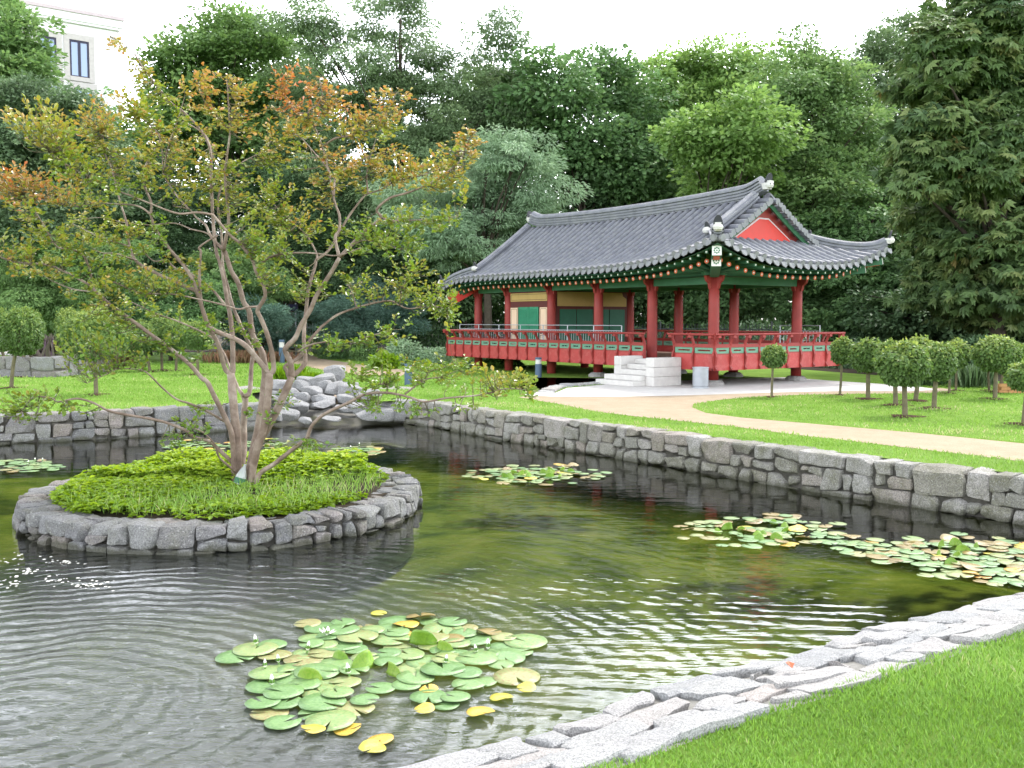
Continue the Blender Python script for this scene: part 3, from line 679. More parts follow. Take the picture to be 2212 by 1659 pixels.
# ================================================================== pavilion (local x = depth s, local y = along the long front t, z from the lawn)
C0 = np.array([5.28, 25.5]); RZ = math.atan2(.573, .819)
pav = thing('pavilion', 'red and green wooden pavilion with grey tiled hip and gable roof', 'pavilion', (C0[0], C0[1], LZ), RZ)
TS = [0, 2.33, 4.67, 7.0, 9.4, 11.3]; SW = 3.34; SR = SW/2
TG0, TG1, TE0, TE1, QG, QG1 = -.10, 10.24, -1.70, 11.85, .575, .84
TC, TH = (TE0+TE1)/2, (TE1-TE0)/2
ZR, ZE = 4.88, 3.10
def ov(t):
    tn = np.clip((t-TC)/TH, -1, 1); return 1.70 + (1.15-1.70)*(t-TE0)/(TE1-TE0) - .28*(1-tn**2)
def A_(t): return SR + ov(t)
def Z_(t, a):
    t = np.asarray(t, float); a = np.abs(np.asarray(a, float)); A = A_(t); tn = np.abs((t-TC)/TH)
    b = np.maximum(np.maximum((TG0-t)/(TG0-TE0), (t-TG1)/(TE1-TG1)), 0)
    qg = np.where(t < TC, QG, QG1); q1 = a/A; q2 = np.where(b > 0, qg + (1-qg)*b, 0); q = np.clip(np.maximum(q1, q2), 0, 1.1)
    zr = ZR + .13*(np.clip(tn/.76, 0, 1))**2.2
    return ZE + (zr-ZE)*np.power(np.clip(1-q, 0, 1), 1.14) - .3*np.clip(q-1, 0, 1) + np.where(t < TC, .56*tn**3.6, -.34*tn**12)*np.clip(q1, 0, 1)**2.6
def tile_row(P):                                                     # overlapping cover tiles: each one widens towards its lower end
    s_ = np.concatenate([[0], np.cumsum(np.linalg.norm(np.diff(P, axis=0), axis=1))]); nt_ = max(2, int(s_[-1]/.34)); q = []; rd = []
    for i in range(nt_): q += [(i+.02)/nt_, (i+.985)/nt_]; rd += [.076, .089]
    q = np.array(q)*s_[-1]; return np.stack([np.interp(q, s_, P[:, j]) for j in range(3)], -1), np.array(rd)
def RP(t, a, side, dz=0): t, a = np.broadcast_arrays(np.asarray(t, float), np.asarray(a, float)); return np.stack([SR + side*a, t, Z_(t, a)+dz], -1)   # side -1 = front

roof = MB(); tiles = MB(); ends = MB(); soffit = MB()
tt = np.concatenate([np.linspace(TE0, TG0, 9), np.linspace(TG0+.001, TG1-.001, 40), np.linspace(TG1, TE1, 9)])
for side in (-1, 1):
    rows = []; rows2 = []
    for t in tt:
        b = max((TG0-t)/(TG0-TE0), (t-TG1)/(TE1-TG1), 0); q0 = (QG if t < TC else QG1); q0 = q0+(1-q0)*b if b > 0 else 0
        a = np.linspace(q0, 1, 12)*A_(t); rows.append(RP(np.full(12, t), a, side, 0)); rows2.append(RP(np.full(12, t), a, side, -.13))
    R_ = np.array(rows); R2 = np.array(rows2)
    roof.grid(R_ if side > 0 else R_[:, ::-1]); soffit.grid(R2[:, ::-1] if side > 0 else R2)
    # cover tile rows
    for t in np.arange(TE0+.12, TE1-.05, .292):
        b = max((TG0-t)/(TG0-TE0), (t-TG1)/(TE1-TG1), 0); q0 = (QG if t < TC else QG1); q0 = q0+(1-q0)*b if b > 0 else .04
        if q0 > .985: continue
        a = np.linspace(q0, 1.0, max(4, int(14*(1-q0))))*A_(t); a[-1] += .05
        P = RP(np.full(len(a), t), a, side, .035)
        tiles.tube(*tile_row(P), 8, 0, cap=False)
        for q in np.arange(1, len(a)*2):                              # joints between the cover tiles
            pass
        dn = norm(P[-1]-P[-2]); ends.disc(P[-1]+dn*.004, dn+np.array([0,0,-.15]), .093, 12)
        ends.tube([P[-1]-dn*.05, P[-1]+dn*.003], .093, 12, cap=False)
        t2 = t+.146
        if t2 < TE1-.05:
            e = RP(t2, A_(t2)+.02, side, .0); w = .105; out = np.array([side*.05, 0, 0])
            ends.prism([e+(0,-w,.035), e+(0,w,.035), e+out+(0,w*.75,-.07), e+out*1.6+(0,0,-.115), e+out+(0,-w*.75,-.07)], (side*.03,0,0), 0)
    for t_end, tg, sg in ((TE0, TG0, -1), (TE1, TG1, 1)):
        pass
for tg, te, sg, qg in ((TG0, TE0, -1, QG), (TG1, TE1, 1, QG1)):
    rows = []; rows2 = []
    for b in np.linspace(.001, 1, 9):
        t = tg + (te-tg)*b; q = qg+(1-qg)*b
        a = np.linspace(-1, 1, 25)*q*A_(t); P = np.stack([SR+a, np.full(25, t), Z_(np.full(25, t), a)], -1); rows.append(P); rows2.append(P-(0,0,.13))
    R_ = np.array(rows); R2 = np.array(rows2)
    roof.grid(R_ if sg > 0 else R_[:, ::-1]); soffit.grid(R2[:, ::-1] if sg > 0 else R2)
    Ae = A_(te)
    for a in np.arange(-Ae+.12, Ae-.05, .292):
        b0 = max(.001, (abs(a)/Ae-qg)/(1-qg))
        if b0 > .97: continue
        b = np.linspace(b0, 1, max(4, int(9*(1-b0)))); t = tg+(te-tg)*b; t[-1] += sg*.05
        P = np.stack([np.full(len(b), SR+a), t, Z_(t, a)+.035], -1); tiles.tube(*tile_row(P), 8, 0, cap=False)
        dn = norm(P[-1]-P[-2]); ends.disc(P[-1]+dn*.004, dn+np.array([0,0,-.15]), .093, 12); ends.tube([P[-1]-dn*.05, P[-1]+dn*.003], .093, 12, cap=False)
        a2 = a+.146
        if a2 < Ae-.05:
            e = np.array([SR+a2, te+sg*.02, Z_(te, a2)]); w = .105; out = np.array([0, sg*.05, 0])
            ends.prism([e+(-w,0,.035), e+(w,0,.035), e+out+(w*.75,0,-.07), e+out*1.6+(0,0,-.115), e+out+(-w*.75,0,-.07)], (0,sg*.03,0), 0)
rf = roof.build('roof', M['tile_pan'], pav, smooth=True)
tiles.build('cover_tiles', M['tile'], rf, smooth=True)
ends.build('eave_tiles', M['tile_end'], rf)
soffit.build('soffit', M['green'], rf, smooth=True)
# ridges: stacked tile courses with a round cap
def ridge(name, P, w, h, courses=6):
    mb = MB(); P = np.asarray(P, float)
    for i in range(courses):
        z0 = h*i/courses; ww = w*(.5 + (.035/w if i % 2 else 0)) * (1.0 if i < courses-1 else 1.1)
        mb.sweep(P, [(-ww, z0), (ww, z0), (ww, z0+h/courses), (-ww, z0+h/courses)], 0)
    cap = [(math.cos(x)*w*.46, h+math.sin(x)*w*.42) for x in np.linspace(0, PI, 7)]; mb.sweep(P, cap, 1)
    return mb.build(name, [M['tile'], M['tile']], rf)
t = np.linspace(TG0-.12, TG1+.12, 41); flare = .16*np.clip((np.abs(t-(TG0+TG1)/2)/((TG1-TG0)/2+.12)-.86)/.14, 0, 1)**2
ridge('main_ridge', np.stack([np.full(41, SR), t, Z_(np.clip(t, TG0+.01, TG1-.01), 0)-.02+flare], -1), .27, .33, 8)
def finial(P, d, s=1.0, tilt=.5):
    d = norm(np.array([d[0], d[1], 0])); side = np.array([-d[1], d[0], 0]); up = norm(np.array([0,0,1.])*(1-tilt*.3)+d*tilt*.5)
    mb = MB(); pts = [P+d*.02*s+side*.15*s*math.cos(x)+up*(.03+.30*math.sin(x))*s for x in np.linspace(0, PI, 9)]
    mb.prism(pts, d*.05*s, 0)                                        # dark end tile standing up
    mb.box(P-d*.0+np.array([0,0,-.08*s]), (.11*s,.11*s,.10*s), 1, np.stack([side, d, np.array([0,0,1.])], 1))
    mb.lathe([(0,-.1),(.10,-.06),(.125,0),(.10,.06),(0,.1)], P+d*.10*s+np.array([0,0,-.06*s]), 10, 1)
    mb.box(P+d*.12*s+np.array([0,0,.03*s]), (.10*s,.075*s,.05*s), 1, np.stack([side, d, np.array([0,0,1.])], 1))
    mb.box(P+d*.19*s+np.array([0,0,-.03*s]), (.075*s,.03*s,.02*s), 0, np.stack([side, d, np.array([0,0,1.])], 1))
    return mb.build('ridge_end', [M['tile_dark'], M['plaster']], rf)
for tg, te, sg, qg in ((TG0, TE0, -1, QG), (TG1, TE1, 1, QG1)):
    finial(np.array([SR, tg+sg*.16, Z_(np.clip(tg, TG0+.01, TG1-.01), 0)+.33]), (0, sg, 0), .85)
    for side in (-1, 1):
        a = np.linspace(.16, qg*A_(tg)+.12, 12); P = RP(np.full(12, tg-sg*.03), a, side, .02); P[:,1] = tg - sg*.03
        ridge('verge_ridge', P, .19, .20, 4); finial(P[-1]+np.array([side*.02,0,.22]), (side, 0, 0), .62)
        b = np.linspace(.02, .985, 12); tq = tg+(te-tg)*b; aq = (qg+(1-qg)*b)*A_(tq); P = np.stack([SR+side*aq, tq, Z_(tq, aq)+.03], -1)
        P[-3:, 2] += np.array([.01,.03,.07])
        ridge('hip_ridge', P, .19, .17, 4); finial(P[-1]+np.array([0,0,.19]), (side, sg*.95, 0), .75)
        # verge tiles sticking out over the gable
        vt = MB()
        al = np.arange(.14, qg*A_(tg)-.02, .235)
        for a_ in al:
            p = np.array([SR+side*a_, tg, Z_(tg-sg*.02, a_)-.05]); q = p+np.array([0, sg*.44, -.02])
            vt.tube([p-np.array([0,sg*.05,0]), q], .092, 10, 0, cap=True, capmat=1)
            e = q+np.array([side*.1, -sg*.02, -.05]); w = .09
            vt.prism([e+(-w,0,.03), e+(w,0,.03), e+(w*.7,0,-.07), e+(0,0,-.10), e+(-w*.7,0,-.07)], (0,sg*.03,0), 1)
        vt.build('verge_tiles', [M['tile'], M['tile_end']], rf)
        bb = MB(); a = np.linspace(.0, qg*A_(tg), 10)
        P = np.stack([SR+side*a, np.full(10, tg+sg*.25), Z_(np.full(10, tg-sg*.02), a)-.22], -1)
        bb.sweep(P, [(-.025,-.05),(.025,-.05),(.025,.07),(-.025,.07)]); bb.build('barge_board', M['green'], rf)
    a = np.linspace(-qg, qg, 21)*A_(tg); top = np.stack([SR+a, np.full(21, tg+sg*.03), Z_(np.full(21, tg-sg*.02), a)-.09], -1)
    zb = Z_(tg+sg*.02, 0)-.03
    top[:,2] = np.maximum(top[:,2], zb+.001)
    gb = MB(); gb.prism(list(top)+[(top[-1][0], top[-1][1], zb-.06), (top[0][0], top[0][1], zb-.06)], (0, sg*.05, 0)); g_ = gb.build('gable', M['red'], rf)
    ins = MB(); y0 = tg+sg*.083
    ins.prism([(SR-1.12, y0, zb+.07), (SR+1.12, y0, zb+.07), (SR+.18, y0, zb+.62), (SR-.18, y0, zb+.62)], (0, sg*.012, 0), 0)
    ins.prism([(SR-1.24, y0-sg*.004, zb+.03), (SR+1.24, y0-sg*.004, zb+.03), (SR+.20, y0-sg*.004, zb+.66), (SR-.20, y0-sg*.004, zb+.66)], (0, sg*.008, 0), 1)
    ins.build('gable_panel', [M['red_bright'], M['facade_line']], g_)
# timber frame
def column(s, t):
    mb = MB(); z0 = -.55 if t > 6 else .10
    mb.lathe([(.145, z0), (.148, .8), (.142, 2.0), (.132, 2.86)], (s, t, 0), 18, 0)
    o = mb.build('column', M['red'], pav, smooth=True)
    if t < 6:
        b = MB(); b.lathe([(.30,-.05),(.30,.06),(.24,.12),(.20,.14)], (s, t, 0), 12, 0); b.build('plinth', M['granite_pale'], o)
    cp = MB()
    for d in ((1,0),(0,1)):
        d = np.array([d[0], d[1], 0.]); n_ = np.array([-d[1], d[0], 0])
        pr = [(-.34,2.86),(-.30,2.74),(-.20,2.66),(-.16,2.52),(.16,2.52),(.20,2.66),(.30,2.74),(.34,2.86)]
        cp.prism([np.array([s,t,0])+d*x+n_*(.0455+.001*d[0])+np.array([0,0,z]) for x, z in pr], -n_*.09)
    cp.build('capital', M['red'], o)
for t in TS:
    for s in (0, SW): column(s, t)
def bm(name, p0, p1, w, h, m, up=(0,0,1), parent=None): mb = MB(); mb.beam(p0, p1, w, h, 0, up); return mb.build(name, m, parent or pav)
for s in (0, SW):
    for i in range(5):
        bm('beam', (s, TS[i]+.12, 2.74), (s, TS[i+1]-.12, 2.74), .15, .19, M['green'])
for t in TS:
    bm('beam', (.12, t, 2.74), (SW-.12, t, 2.74), .15, .19, M['green'])
for s in (0, SW):
    mb = MB(); mb.tube([(s, TS[0]-.4, 2.96), (s, TS[-1]+.3, 2.96)], .10, 12); mb.build('purlin', M['green'], pav, smooth=True)
for t in (0, TS[-1]):
    mb = MB(); mb.tube([(-.4, t, 2.965), (SW+.4, t, 2.965)], .10, 12); mb.build('purlin', M['green'], pav, smooth=True)
mb = MB(); mb.bbox((.1,.1,2.90),(SW-.1,TS[-1]-.1,2.93)); mb.build('ceiling', M['green'], pav)
# rafters with painted ends: front (side -1), right end and left end
def rafter(p0, p1, r):
    mb = MB(); mb.tube([p0, p1], r, 10, 0, cap=True, capmat=1); d = norm(np.array(p1)-np.array(p0))
    mb.disc(np.array(p1)+d*.004, d, r*.38, 8, 2)
    mb.build('rafter', [M['green'], M['orange'], M['white']], pav, smooth=False)
def flyer(p0, p1):
    mb = MB(); mb.beam(p0, p1, .075, .075, 0); d = norm(np.array(p1)-np.array(p0)); mb.disc(np.array(p1)+d*.004, d, .024, 8, 1)
    mb.build('flying_rafter', [M['green'], M['white']], pav)
for t in np.arange(TE0+.55, TE1-.35, .30):
    A = A_(t); a1 = A-.42; p1 = np.array([SR-a1, t, float(Z_(t, A))-.29]); t0 = np.clip(t, .05, TS[-1]-.05); t0 = t0 + (t-t0)*.12
    rafter((.12, t0, 2.99), p1, .058)
    a2 = A-.10; t3 = t + (t-TC)/TH*.03; q1 = np.array([SR-a2, t3, float(Z_(t3, A))-.165]); flyer(q1 + (np.array([.55, (t0-t)*.4, 0.02])), q1)
for sg, te, tg, tcol in ((-1, TE0, TG0, 0), (1, TE1, TG1, TS[-1])):
    Ae = A_(te)
    for a in np.arange(-Ae+.55, Ae-.35, .30):
        s1 = SR+a; te2 = te-sg*.42; s0 = np.clip(s1, .05, SW-.05); s0 = s0+(s1-s0)*.12
        z1 = float(Z_(te, a))-.29
        rafter((s0, tcol-sg*.12, 2.99), (s1, te2, z1), .058)
        q1 = np.array([s1, te-sg*.10, float(Z_(te, a))-.165]); flyer(q1+np.array([(s0-s1)*.4, -sg*.55, .02]), q1)
    for side in (-1, 1):
        c = np.array([SR+side*SR, tcol, 2.95]); tip = np.array([SR+side*(Ae-.12), te-sg*.14, float(Z_(te, Ae))-.30])
        d = norm(tip-c); mb = MB(); mb.beam(c-d*.2, c+(tip-c)*.80+np.array([0,0,-.14]), .24, .27, 0); mb.beam(c+(tip-c)*.35+np.array([0,0,.06]), tip, .23, .25, 0)
        ch = mb.build('corner_rafter', M['red_bright'] if (sg > 0 and side < 0) else M['green'], pav)
        sd = norm(np.cross(d, (0,0,1))); up = np.cross(sd, d)
        for e, w, h in ((c+(tip-c)*.80+np.array([0,0,-.14]), .24, .27), (tip, .23, .25)):
            pm = MB()
            pm.beam(e+d*.001, e+d*.018, w*.96, h*.96, 0, (0,0,1))
            for x in range(8):
                an = x*PI/4; cc_ = e+d*.019+sd*math.cos(an)*w*.26+up*math.sin(an)*h*.26; pm.disc(cc_, d, w*.10, 6, 1)
            pm.disc(e+d*.020, d, w*.09, 6, 1)
            pm.build('painted_end', [M['white'], M['green']], ch)
        om = MB(); e = c+(tip-c)*.80+np.array([0,0,.04]); om.beam(c+(tip-c)*.5+np.array([0,0,-.07]), tip-d*.05+np.array([0,0,-.115]), .15, .04, 0); om.build('orange_soffit', M['orange'], ch)
# deck
mb = MB(); mb.bbox((-.66,-.66,.54),(SW+.66,TS[-1]+.72,.655)); mb.build('deck', M['planks'], pav)
# railing with carved balusters
E = .77
def railing(p0, p1, out, n, c0=True, c1=True):
    p0, p1, out = (np.array([*v, 0.]) for v in (p0, p1, out)); d = norm(p1-p0)
    mb = MB(); mb.bbox((0,0,0),(0,0,0)) if False else None
    R = np.stack([d, out, np.array([0,0,1.])], 1); L = np.linalg.norm(p1-p0); mid = (p0+p1)/2
    top = MB(); e0 = p0-d*(.12 if c0 else 0)+out*.13; e1 = p1+d*(.12 if c1 else 0)+out*.13
    top.tube([e0+np.array([0,0,1.345]), e1+np.array([0,0,1.345])], .032, 10); rail = top.build('railing', M['red'], pav)
    pan = MB(); pan.box(mid+np.array([0,0,.635]), (L/2,.022,.205), 0, R); pan.build('skirt_panel', M['red_panel'], rail)
    fr = MB(); fr.box(mid+np.array([0,0,1.055]), (L/2,.032,.045), 0, R); fr.box(mid+np.array([0,0,.848]), (L/2,.028,.012), 0, R); fr.build('mid_rail', M['red'], rail)
    gp = MB(); sp = L/n
    for i in range(n):                                               # pale green strip with a long slot in each bay
        c = p0+d*(i+.5)*sp; hw = sp/2-.035
        z0, z1 = .86, 1.01
        for zc, hh in ((z0+.028,.028),(z1-.028,.028)): gp.box(c+np.array([0,0,zc]), (hw,.014,hh), 0, R)
        for sx in (-1, 1): gp.box(c+d*sx*(hw-.05)+np.array([0,0,(z0+z1)/2]), (.05,.0135,(z1-z0)/2-.055), 0, R)
    gp.build('slotted_strip', M['green_pale'], rail)
    prof = [(0,.425),(.05,.43),(.085,.47),(.06,.52),(.035,.56),(.06,.66),(.085,.78),(.07,.86),(.03,.93),(.035,1.05),(.06,1.14),(.10,1.22),(.155,1.27),(.17,1.325),(.09,1.325),(.06,1.26),(.02,1.17),(-.02,1.10),(-.02,.43)]
    b0 = None
    for i in range(n+1):
        c = p0+d*i*sp
        m2 = MB(); m2.prism([c-d*.028+out*x+np.array([0,0,z]) for x, z in prof], d*.056)
        m2.box(c+out*.13+np.array([0,0,1.27]), (.055,.055,.012), 0, R); m2.box(c+out*.13+np.array([0,0,1.30]), (.045,.05,.018), 0, R)
        m2.build('baluster', M['red'], rail)
    return rail
railing((-E, TS[-1]+.82), (-E, 1.79), (-1,0), 19)
railing((-E, .65), (-E, -E), (-1,0), 2, c1=True)
railing((-E, -E), (SW+E+.05, -E), (0,-1), 9)
railing((SW+E+.05, -E), (SW+E+.05, TS[-1]+.82), (1,0), 24)
railing((-E, TS[-1]+.82), (SW+E+.05, TS[-1]+.82), (0,1), 9)
# room between columns 4 and 5: front wall, side wall
W0 = .02
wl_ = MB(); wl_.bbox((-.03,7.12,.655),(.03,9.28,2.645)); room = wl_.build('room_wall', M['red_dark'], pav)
def panel(y0, y1, z0, z1, m, nm='wall_panel', x=-.032, ln=True, par=room):
    mb = MB(); mb.bbox((x-.02, y0, z0), (x, y1, z1), 0)
    if ln:
        i = .045
        for a, b in (((y0+i,z0+i),(y1-i,z0+i)),((y0+i,z1-i),(y1-i,z1-i)),((y0+i,z0+i),(y0+i,z1-i)),((y1-i,z0+i),(y1-i,z1-i))):
            mb.beam((x-.021, a[0], a[1]), (x-.021, b[0], b[1]), .012, .004, 1, up=(1,0,0))
    return mb.build(nm, [m, M['line']], par)
panel(7.17, 9.22, 2.33, 2.60, M['ochre'])
for y0 in (7.17, 8.82):
    panel(y0, y0+.40, 1.36, 2.12, M['cream']); panel(y0, y0+.40, .68, 1.26, M['cream'])
for y0 in (7.64, 8.205):
    mb = MB(); mb.bbox((-.052,y0,.68),(-.032,y0+.545,2.14),0)
    for z in np.arange(.74, 2.08, .045):
        mb.box((-.058, y0+.2725, z), (.006,.20,.012), 0, np.array(Matrix.Rotation(.5, 3, 'Y')))
    mb.bbox((-.062,y0,.68),(-.0525,y0+.05,2.14),0); mb.bbox((-.062,y0+.495,.68),(-.0525,y0+.545,2.14),0)
    dr = mb.build('door', M['green_door'], room)
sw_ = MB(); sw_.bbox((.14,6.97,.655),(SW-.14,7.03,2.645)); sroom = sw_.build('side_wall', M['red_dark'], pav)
mb = MB(); mb.prism([(.2,6.95,2.16),(SW-.2,6.95,2.16),(SW-.2,6.95,2.42),(SW-.35,6.95,2.5),(SW-.4,6.95,2.62),(.2,6.95,2.62)], (0,.018,0)); mb.build('wall_panel', M['ochre'], sroom)
for i in range(4):
    mb = MB(); y = 6.95; x0 = .3+i*.7; mb.bbox((x0,y-.012,.68),(x0+.66,y+.018,2.06),0)
    for z in np.arange(.76, 2.0, .06): mb.bbox((x0+.06,y-.022,z),(x0+.6,y-.012,z+.02),0)
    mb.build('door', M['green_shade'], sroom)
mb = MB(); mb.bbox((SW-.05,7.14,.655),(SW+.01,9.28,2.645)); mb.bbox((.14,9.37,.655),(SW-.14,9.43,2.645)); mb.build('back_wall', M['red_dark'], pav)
# galvanised safety railing on the deck
def steel(p0, p1, nm='safety_railing'):
    p0, p1 = np.array([*p0, 0.]), np.array([*p1, 0.]); mb = MB(); L = np.linalg.norm(p1-p0)
    for z in (1.55, 1.40, .75): mb.tube([p0+(0,0,z), p1+(0,0,z)], .014, 6)
    for k in np.arange(0, L+.01, L/max(1, round(L/1.3))): q = p0+(p1-p0)*min(1, k/L); mb.tube([q+(0,0,.65), q+(0,0,1.555)], .017, 6)
    for k in np.arange(.11, L, .115): q = p0+(p1-p0)*k/L; mb.tube([q+(0,0,.75), q+(0,0,1.40)], .007, 5)
    mb.build(nm, M['steel'], pav)
steel((-.5, 3.05), (-.5, 11.75)); steel((SW+.5, -.4), (SW+.5, 1.0))
# stone steps
st = thing('stone_steps', 'white granite steps with stepped side walls up to the pavilion deck', 'steps', (C0[0], C0[1], LZ+.008), RZ)
def blk(lo, hi, nm, m=M['paving']):
    mb = MB(); mb.bbox(lo, hi); o = mb.build(nm, m, st); bv = o.modifiers.new('b', 'BEVEL'); bv.width = .012; bv.segments = 2; return o
for i in range(3):
    blk((-1.78+.0*i, .36, .245*i), (-.80, .66, .245*i+.241), 'cheek_block'); blk((-1.62, 1.80, .245*i), (-.80, 2.08, .245*i+.241), 'cheek_block')
for i in range(5):
    w0, w1 = (.662, 1.798) if i > 1 else (.662, 2.10+.04*(1-i))
    x1 = -.80 if i > 1 else -1.63
    blk((-2.22+.27*i, w0, .132*i), (x1, w1, .132*i+.130), 'step')
blk((-1.63,.662,.0),(-.80,1.798,.262), 'step')
# ================================================================== foliage
def leafmesh(name, P, D, N, L, W, v, m, parent=None, fold=False, droop=0.0):
    """one small pointed face per leaf: P base, D axis, N face normal"""
    n = len(P); D = norm(D); S = norm(np.cross(D, N)); N2 = np.cross(S, D)
    L = np.broadcast_to(L, (n,))[:, None]; W = np.broadcast_to(W, (n,))[:, None]
    if fold:
        mid = P + D*L*.55; tip = P + D*L - N2*L*droop
        a = P + D*L*.55 + S*W*.5 + N2*W*.16; b = P + D*L*.55 - S*W*.5 + N2*W*.16
        c = P + D*L*.85 + S*W*.30 + N2*W*.08 - N2*L*droop*.6; d = P + D*L*.85 - S*W*.30 + N2*W*.08 - N2*L*droop*.6
        V = np.stack([P, a, c, tip, d, b], 1).reshape(-1, 3); i = np.arange(n)[:, None]*6
        F = np.concatenate([i+np.array([[0,1,2,3]]), i+np.array([[0,3,4,5]])]); k = 6
    else:
        V = np.stack([P, P+D*L*.5+S*W*.5, P+D*L-N2*L*droop, P+D*L*.5-S*W*.5], 1).reshape(-1, 3)
        F = np.arange(n*4).reshape(-1, 4); k = 4
    mb = MB(); mb.add(V, F)
    return mb.build(name, m, parent, attr=np.repeat(np.asarray(v), k))

def crown_leaves(E, dens, L, W, r, clump=(.45,.85), flat=.55, up=.7, droop_dir=.15, shell=.55, perclump=None):
    """E: list of (centre, radii). Leaves sit in flattened clumps spread through each ellipsoid, more towards its outside."""
    Ps, Ds, Ns, vs, CL = [], [], [], [], []
    for c, R in E:
        c, R = np.asarray(c), np.asarray(R); area = 4*PI*((R[0]*R[1])**1.6/3+(R[0]*R[2])**1.6/3+(R[1]*R[2])**1.6/3)**(1/1.6)
        cr = r.uniform(*clump); nc = max(5, int(area*dens/(cr*cr)))
        d = norm(r.normal(size=(nc, 3))); rad = shell + (1.06-shell)*r.rand(nc)**.6
        lump = 1 + .20*np.sin(d @ r.normal(size=3)*4 + r.rand()*6) + .15*np.sin(d @ r.normal(size=3)*8)
        cc = c + d*R*(rad*lump)[:, None]
        for k in range(nc):
            q = cr*r.uniform(.65, 1.35); n = int((perclump or 9)*(q*q/(L*W))*.62)+6
            e = norm(r.normal(size=(n, 3))); e[:, 2] = e[:, 2]*.8+.15; rr = q*(.35+.7*r.rand(n)**.5)
            p = cc[k] + e*rr[:, None]*np.array([1, 1, flat])
            nn = norm(np.array([0, 0, up]) + .55*d[k] + r.normal(size=(n, 3))*.5)
            dd = e*np.array([1, 1, .3]) + .4*d[k] + r.normal(size=(n, 3))*.35 - np.array([0, 0, droop_dir])
            Ps.append(p); Ds.append(dd); Ns.append(nn); tone = r.normal(.45, .17); vs.append(np.clip(tone + r.normal(0, .13, n), 0, 1))
        CL.append(cc)
    return np.concatenate(Ps), np.concatenate(Ds), np.concatenate(Ns), np.concatenate(vs), np.concatenate(CL)

def tree(name, label, ells, Y, leaf, L, W, seed, group='trees behind the garden', bark='bark', tr=.22, dens=.75, base=None, limbs=16, cat='tree', depthk=.8, zbase=LZ, palm=0, **kw):
    r = np.random.RandomState(seed); k = Y/FPX
    E = []
    for e in ells:
        x, y, rx, ry = e[:4]; dy = e[4] if len(e) > 4 else r.uniform(-1.6, 1.6)
        yy = Y + dy; E.append((PY(x, y, yy), (rx*k, max(rx, ry)*k*depthk, ry*k)))
    cx = np.mean([c[0] for c, _ in E]) if base is None else PY(base, CY, Y)[0]
    t = thing(name, label, cat, (cx, Y, zbase), 0, group); loc = np.array([cx, Y, zbase])
    P, D, N, v, CL = crown_leaves(E, dens, L, W, r, **kw)
    low = P[:, 2] > zbase + .03
    if palm:                                                          # hand shaped leaves: leaflets spread from one point, hanging
        D = norm(D); S = norm(np.cross(D, N)); an = np.linspace(-1.25, 1.25, palm)
        D = np.concatenate([D*math.cos(x)+S*math.sin(x)-np.array([0,0,.25]) for x in an]); P = np.tile(P, (palm,1)); N = np.tile(N, (palm,1)); v = np.tile(v, palm); low = np.tile(low, palm)
    s = r.uniform(.75, 1.25, len(P))
    leafmesh('crown', (P-loc)[low], D[low], N[low], (L*s)[low], (W*s)[low], v[low], M[leaf], t, droop=.15)
    top = max(c[2] for c, _ in E); zf = loc[2]; mid = np.mean([c for c, _ in E], 0)
    mb = MB(); H = top - zf
    tp = spline([(0,0,-.1), (r.normal()*.1, r.normal()*.1, H*.3), (r.normal()*.25+(mid[0]-cx)*.4, r.normal()*.25, H*.65), (r.normal()*.4+(mid[0]-cx)*.7, r.normal()*.3, H*.98)], 5)
    mb.tube(tp, np.linspace(tr, tr*.22, len(tp))*np.where(np.arange(len(tp)) == 0, 1.35, 1), 9)
    pick = CL[r.choice(len(CL), min(limbs, len(CL)), replace=False)] - loc
    for q in pick:
        zq = np.clip(q[2]*.55, H*.15, H*.9); i = int(np.argmin(np.abs(tp[:, 2]-zq))); a = tp[i]
        m_ = (a+q)/2 + np.array([r.normal()*.2, r.normal()*.2, abs(q[2]-a[2])*.08]); sp = spline([a, m_, q], 4)
        r0 = tr*.4*(1-.5*a[2]/H); mb.tube(sp, np.linspace(r0, .02, len(sp)), 6)
    mb.build('trunk', M[bark], t, smooth=True)
    return t

# ---- the wood behind the garden, each tree on its own
tree('tall_tree', 'bright green leafy tree at the far left in front of the white building', [(15,80,70,55),(55,135,50,50),(-20,150,80,70),(40,190,65,50),(-40,40,60,60)], 46, 'lf_bright', .26, .15, 101)
tree('dark_tree', 'dull grey green dense tree below the white building at far left', [(60,240,90,60),(150,265,80,55),(10,310,100,70),(185,330,75,60),(70,390,120,70),(180,420,90,60),(40,470,110,60)], 40, 'lf_grey', .18, .10, 102, clump=(.5,.9))
tree('maple_tree', 'dense rounded maple standing right of the white building', [(490,95,80,60),(420,150,75,60),(565,150,80,70),(480,220,110,75),(600,265,70,70),(400,270,80,80),(520,330,110,70),(470,70,45,40),(540,70,50,40),(620,330,80,70),(380,200,50,60)], 53, 'lf_maple', .26, .17, 103, clump=(.7,1.1))
tree('locust_tree', 'tall airy locust tree with dark forked limbs against the sky', [(660,30,50,40),(700,80,50,35),(860,40,75,60),(1060,80,60,50),(760,150,85,60),(900,150,85,65),(1010,190,70,55),(1090,150,55,55),(730,250,95,70),(880,260,110,75),(830,350,120,70),(960,330,80,60),(670,330,80,70),(640,190,50,70),(690,420,100,60),(820,440,100,60),(1110,240,70,60),(1020,270,80,60),(1000,330,70,50)], 50, 'lf_locust', .19, .065, 104, clump=(.5,.95), dens=.55, limbs=40, tr=.3, droop_dir=.5)
tree('acacia_tree', 'pale blue green feathery tree left of the pavilion roof', [(1090,330,85,50),(1130,390,70,60),(1020,420,95,60),(910,440,100,60),(1080,450,90,50),(980,510,110,50),(1150,450,40,45)], 43, 'lf_acacia', .20, .055, 105, clump=(.4,1.0), dens=.55, shell=.35, droop_dir=.45)
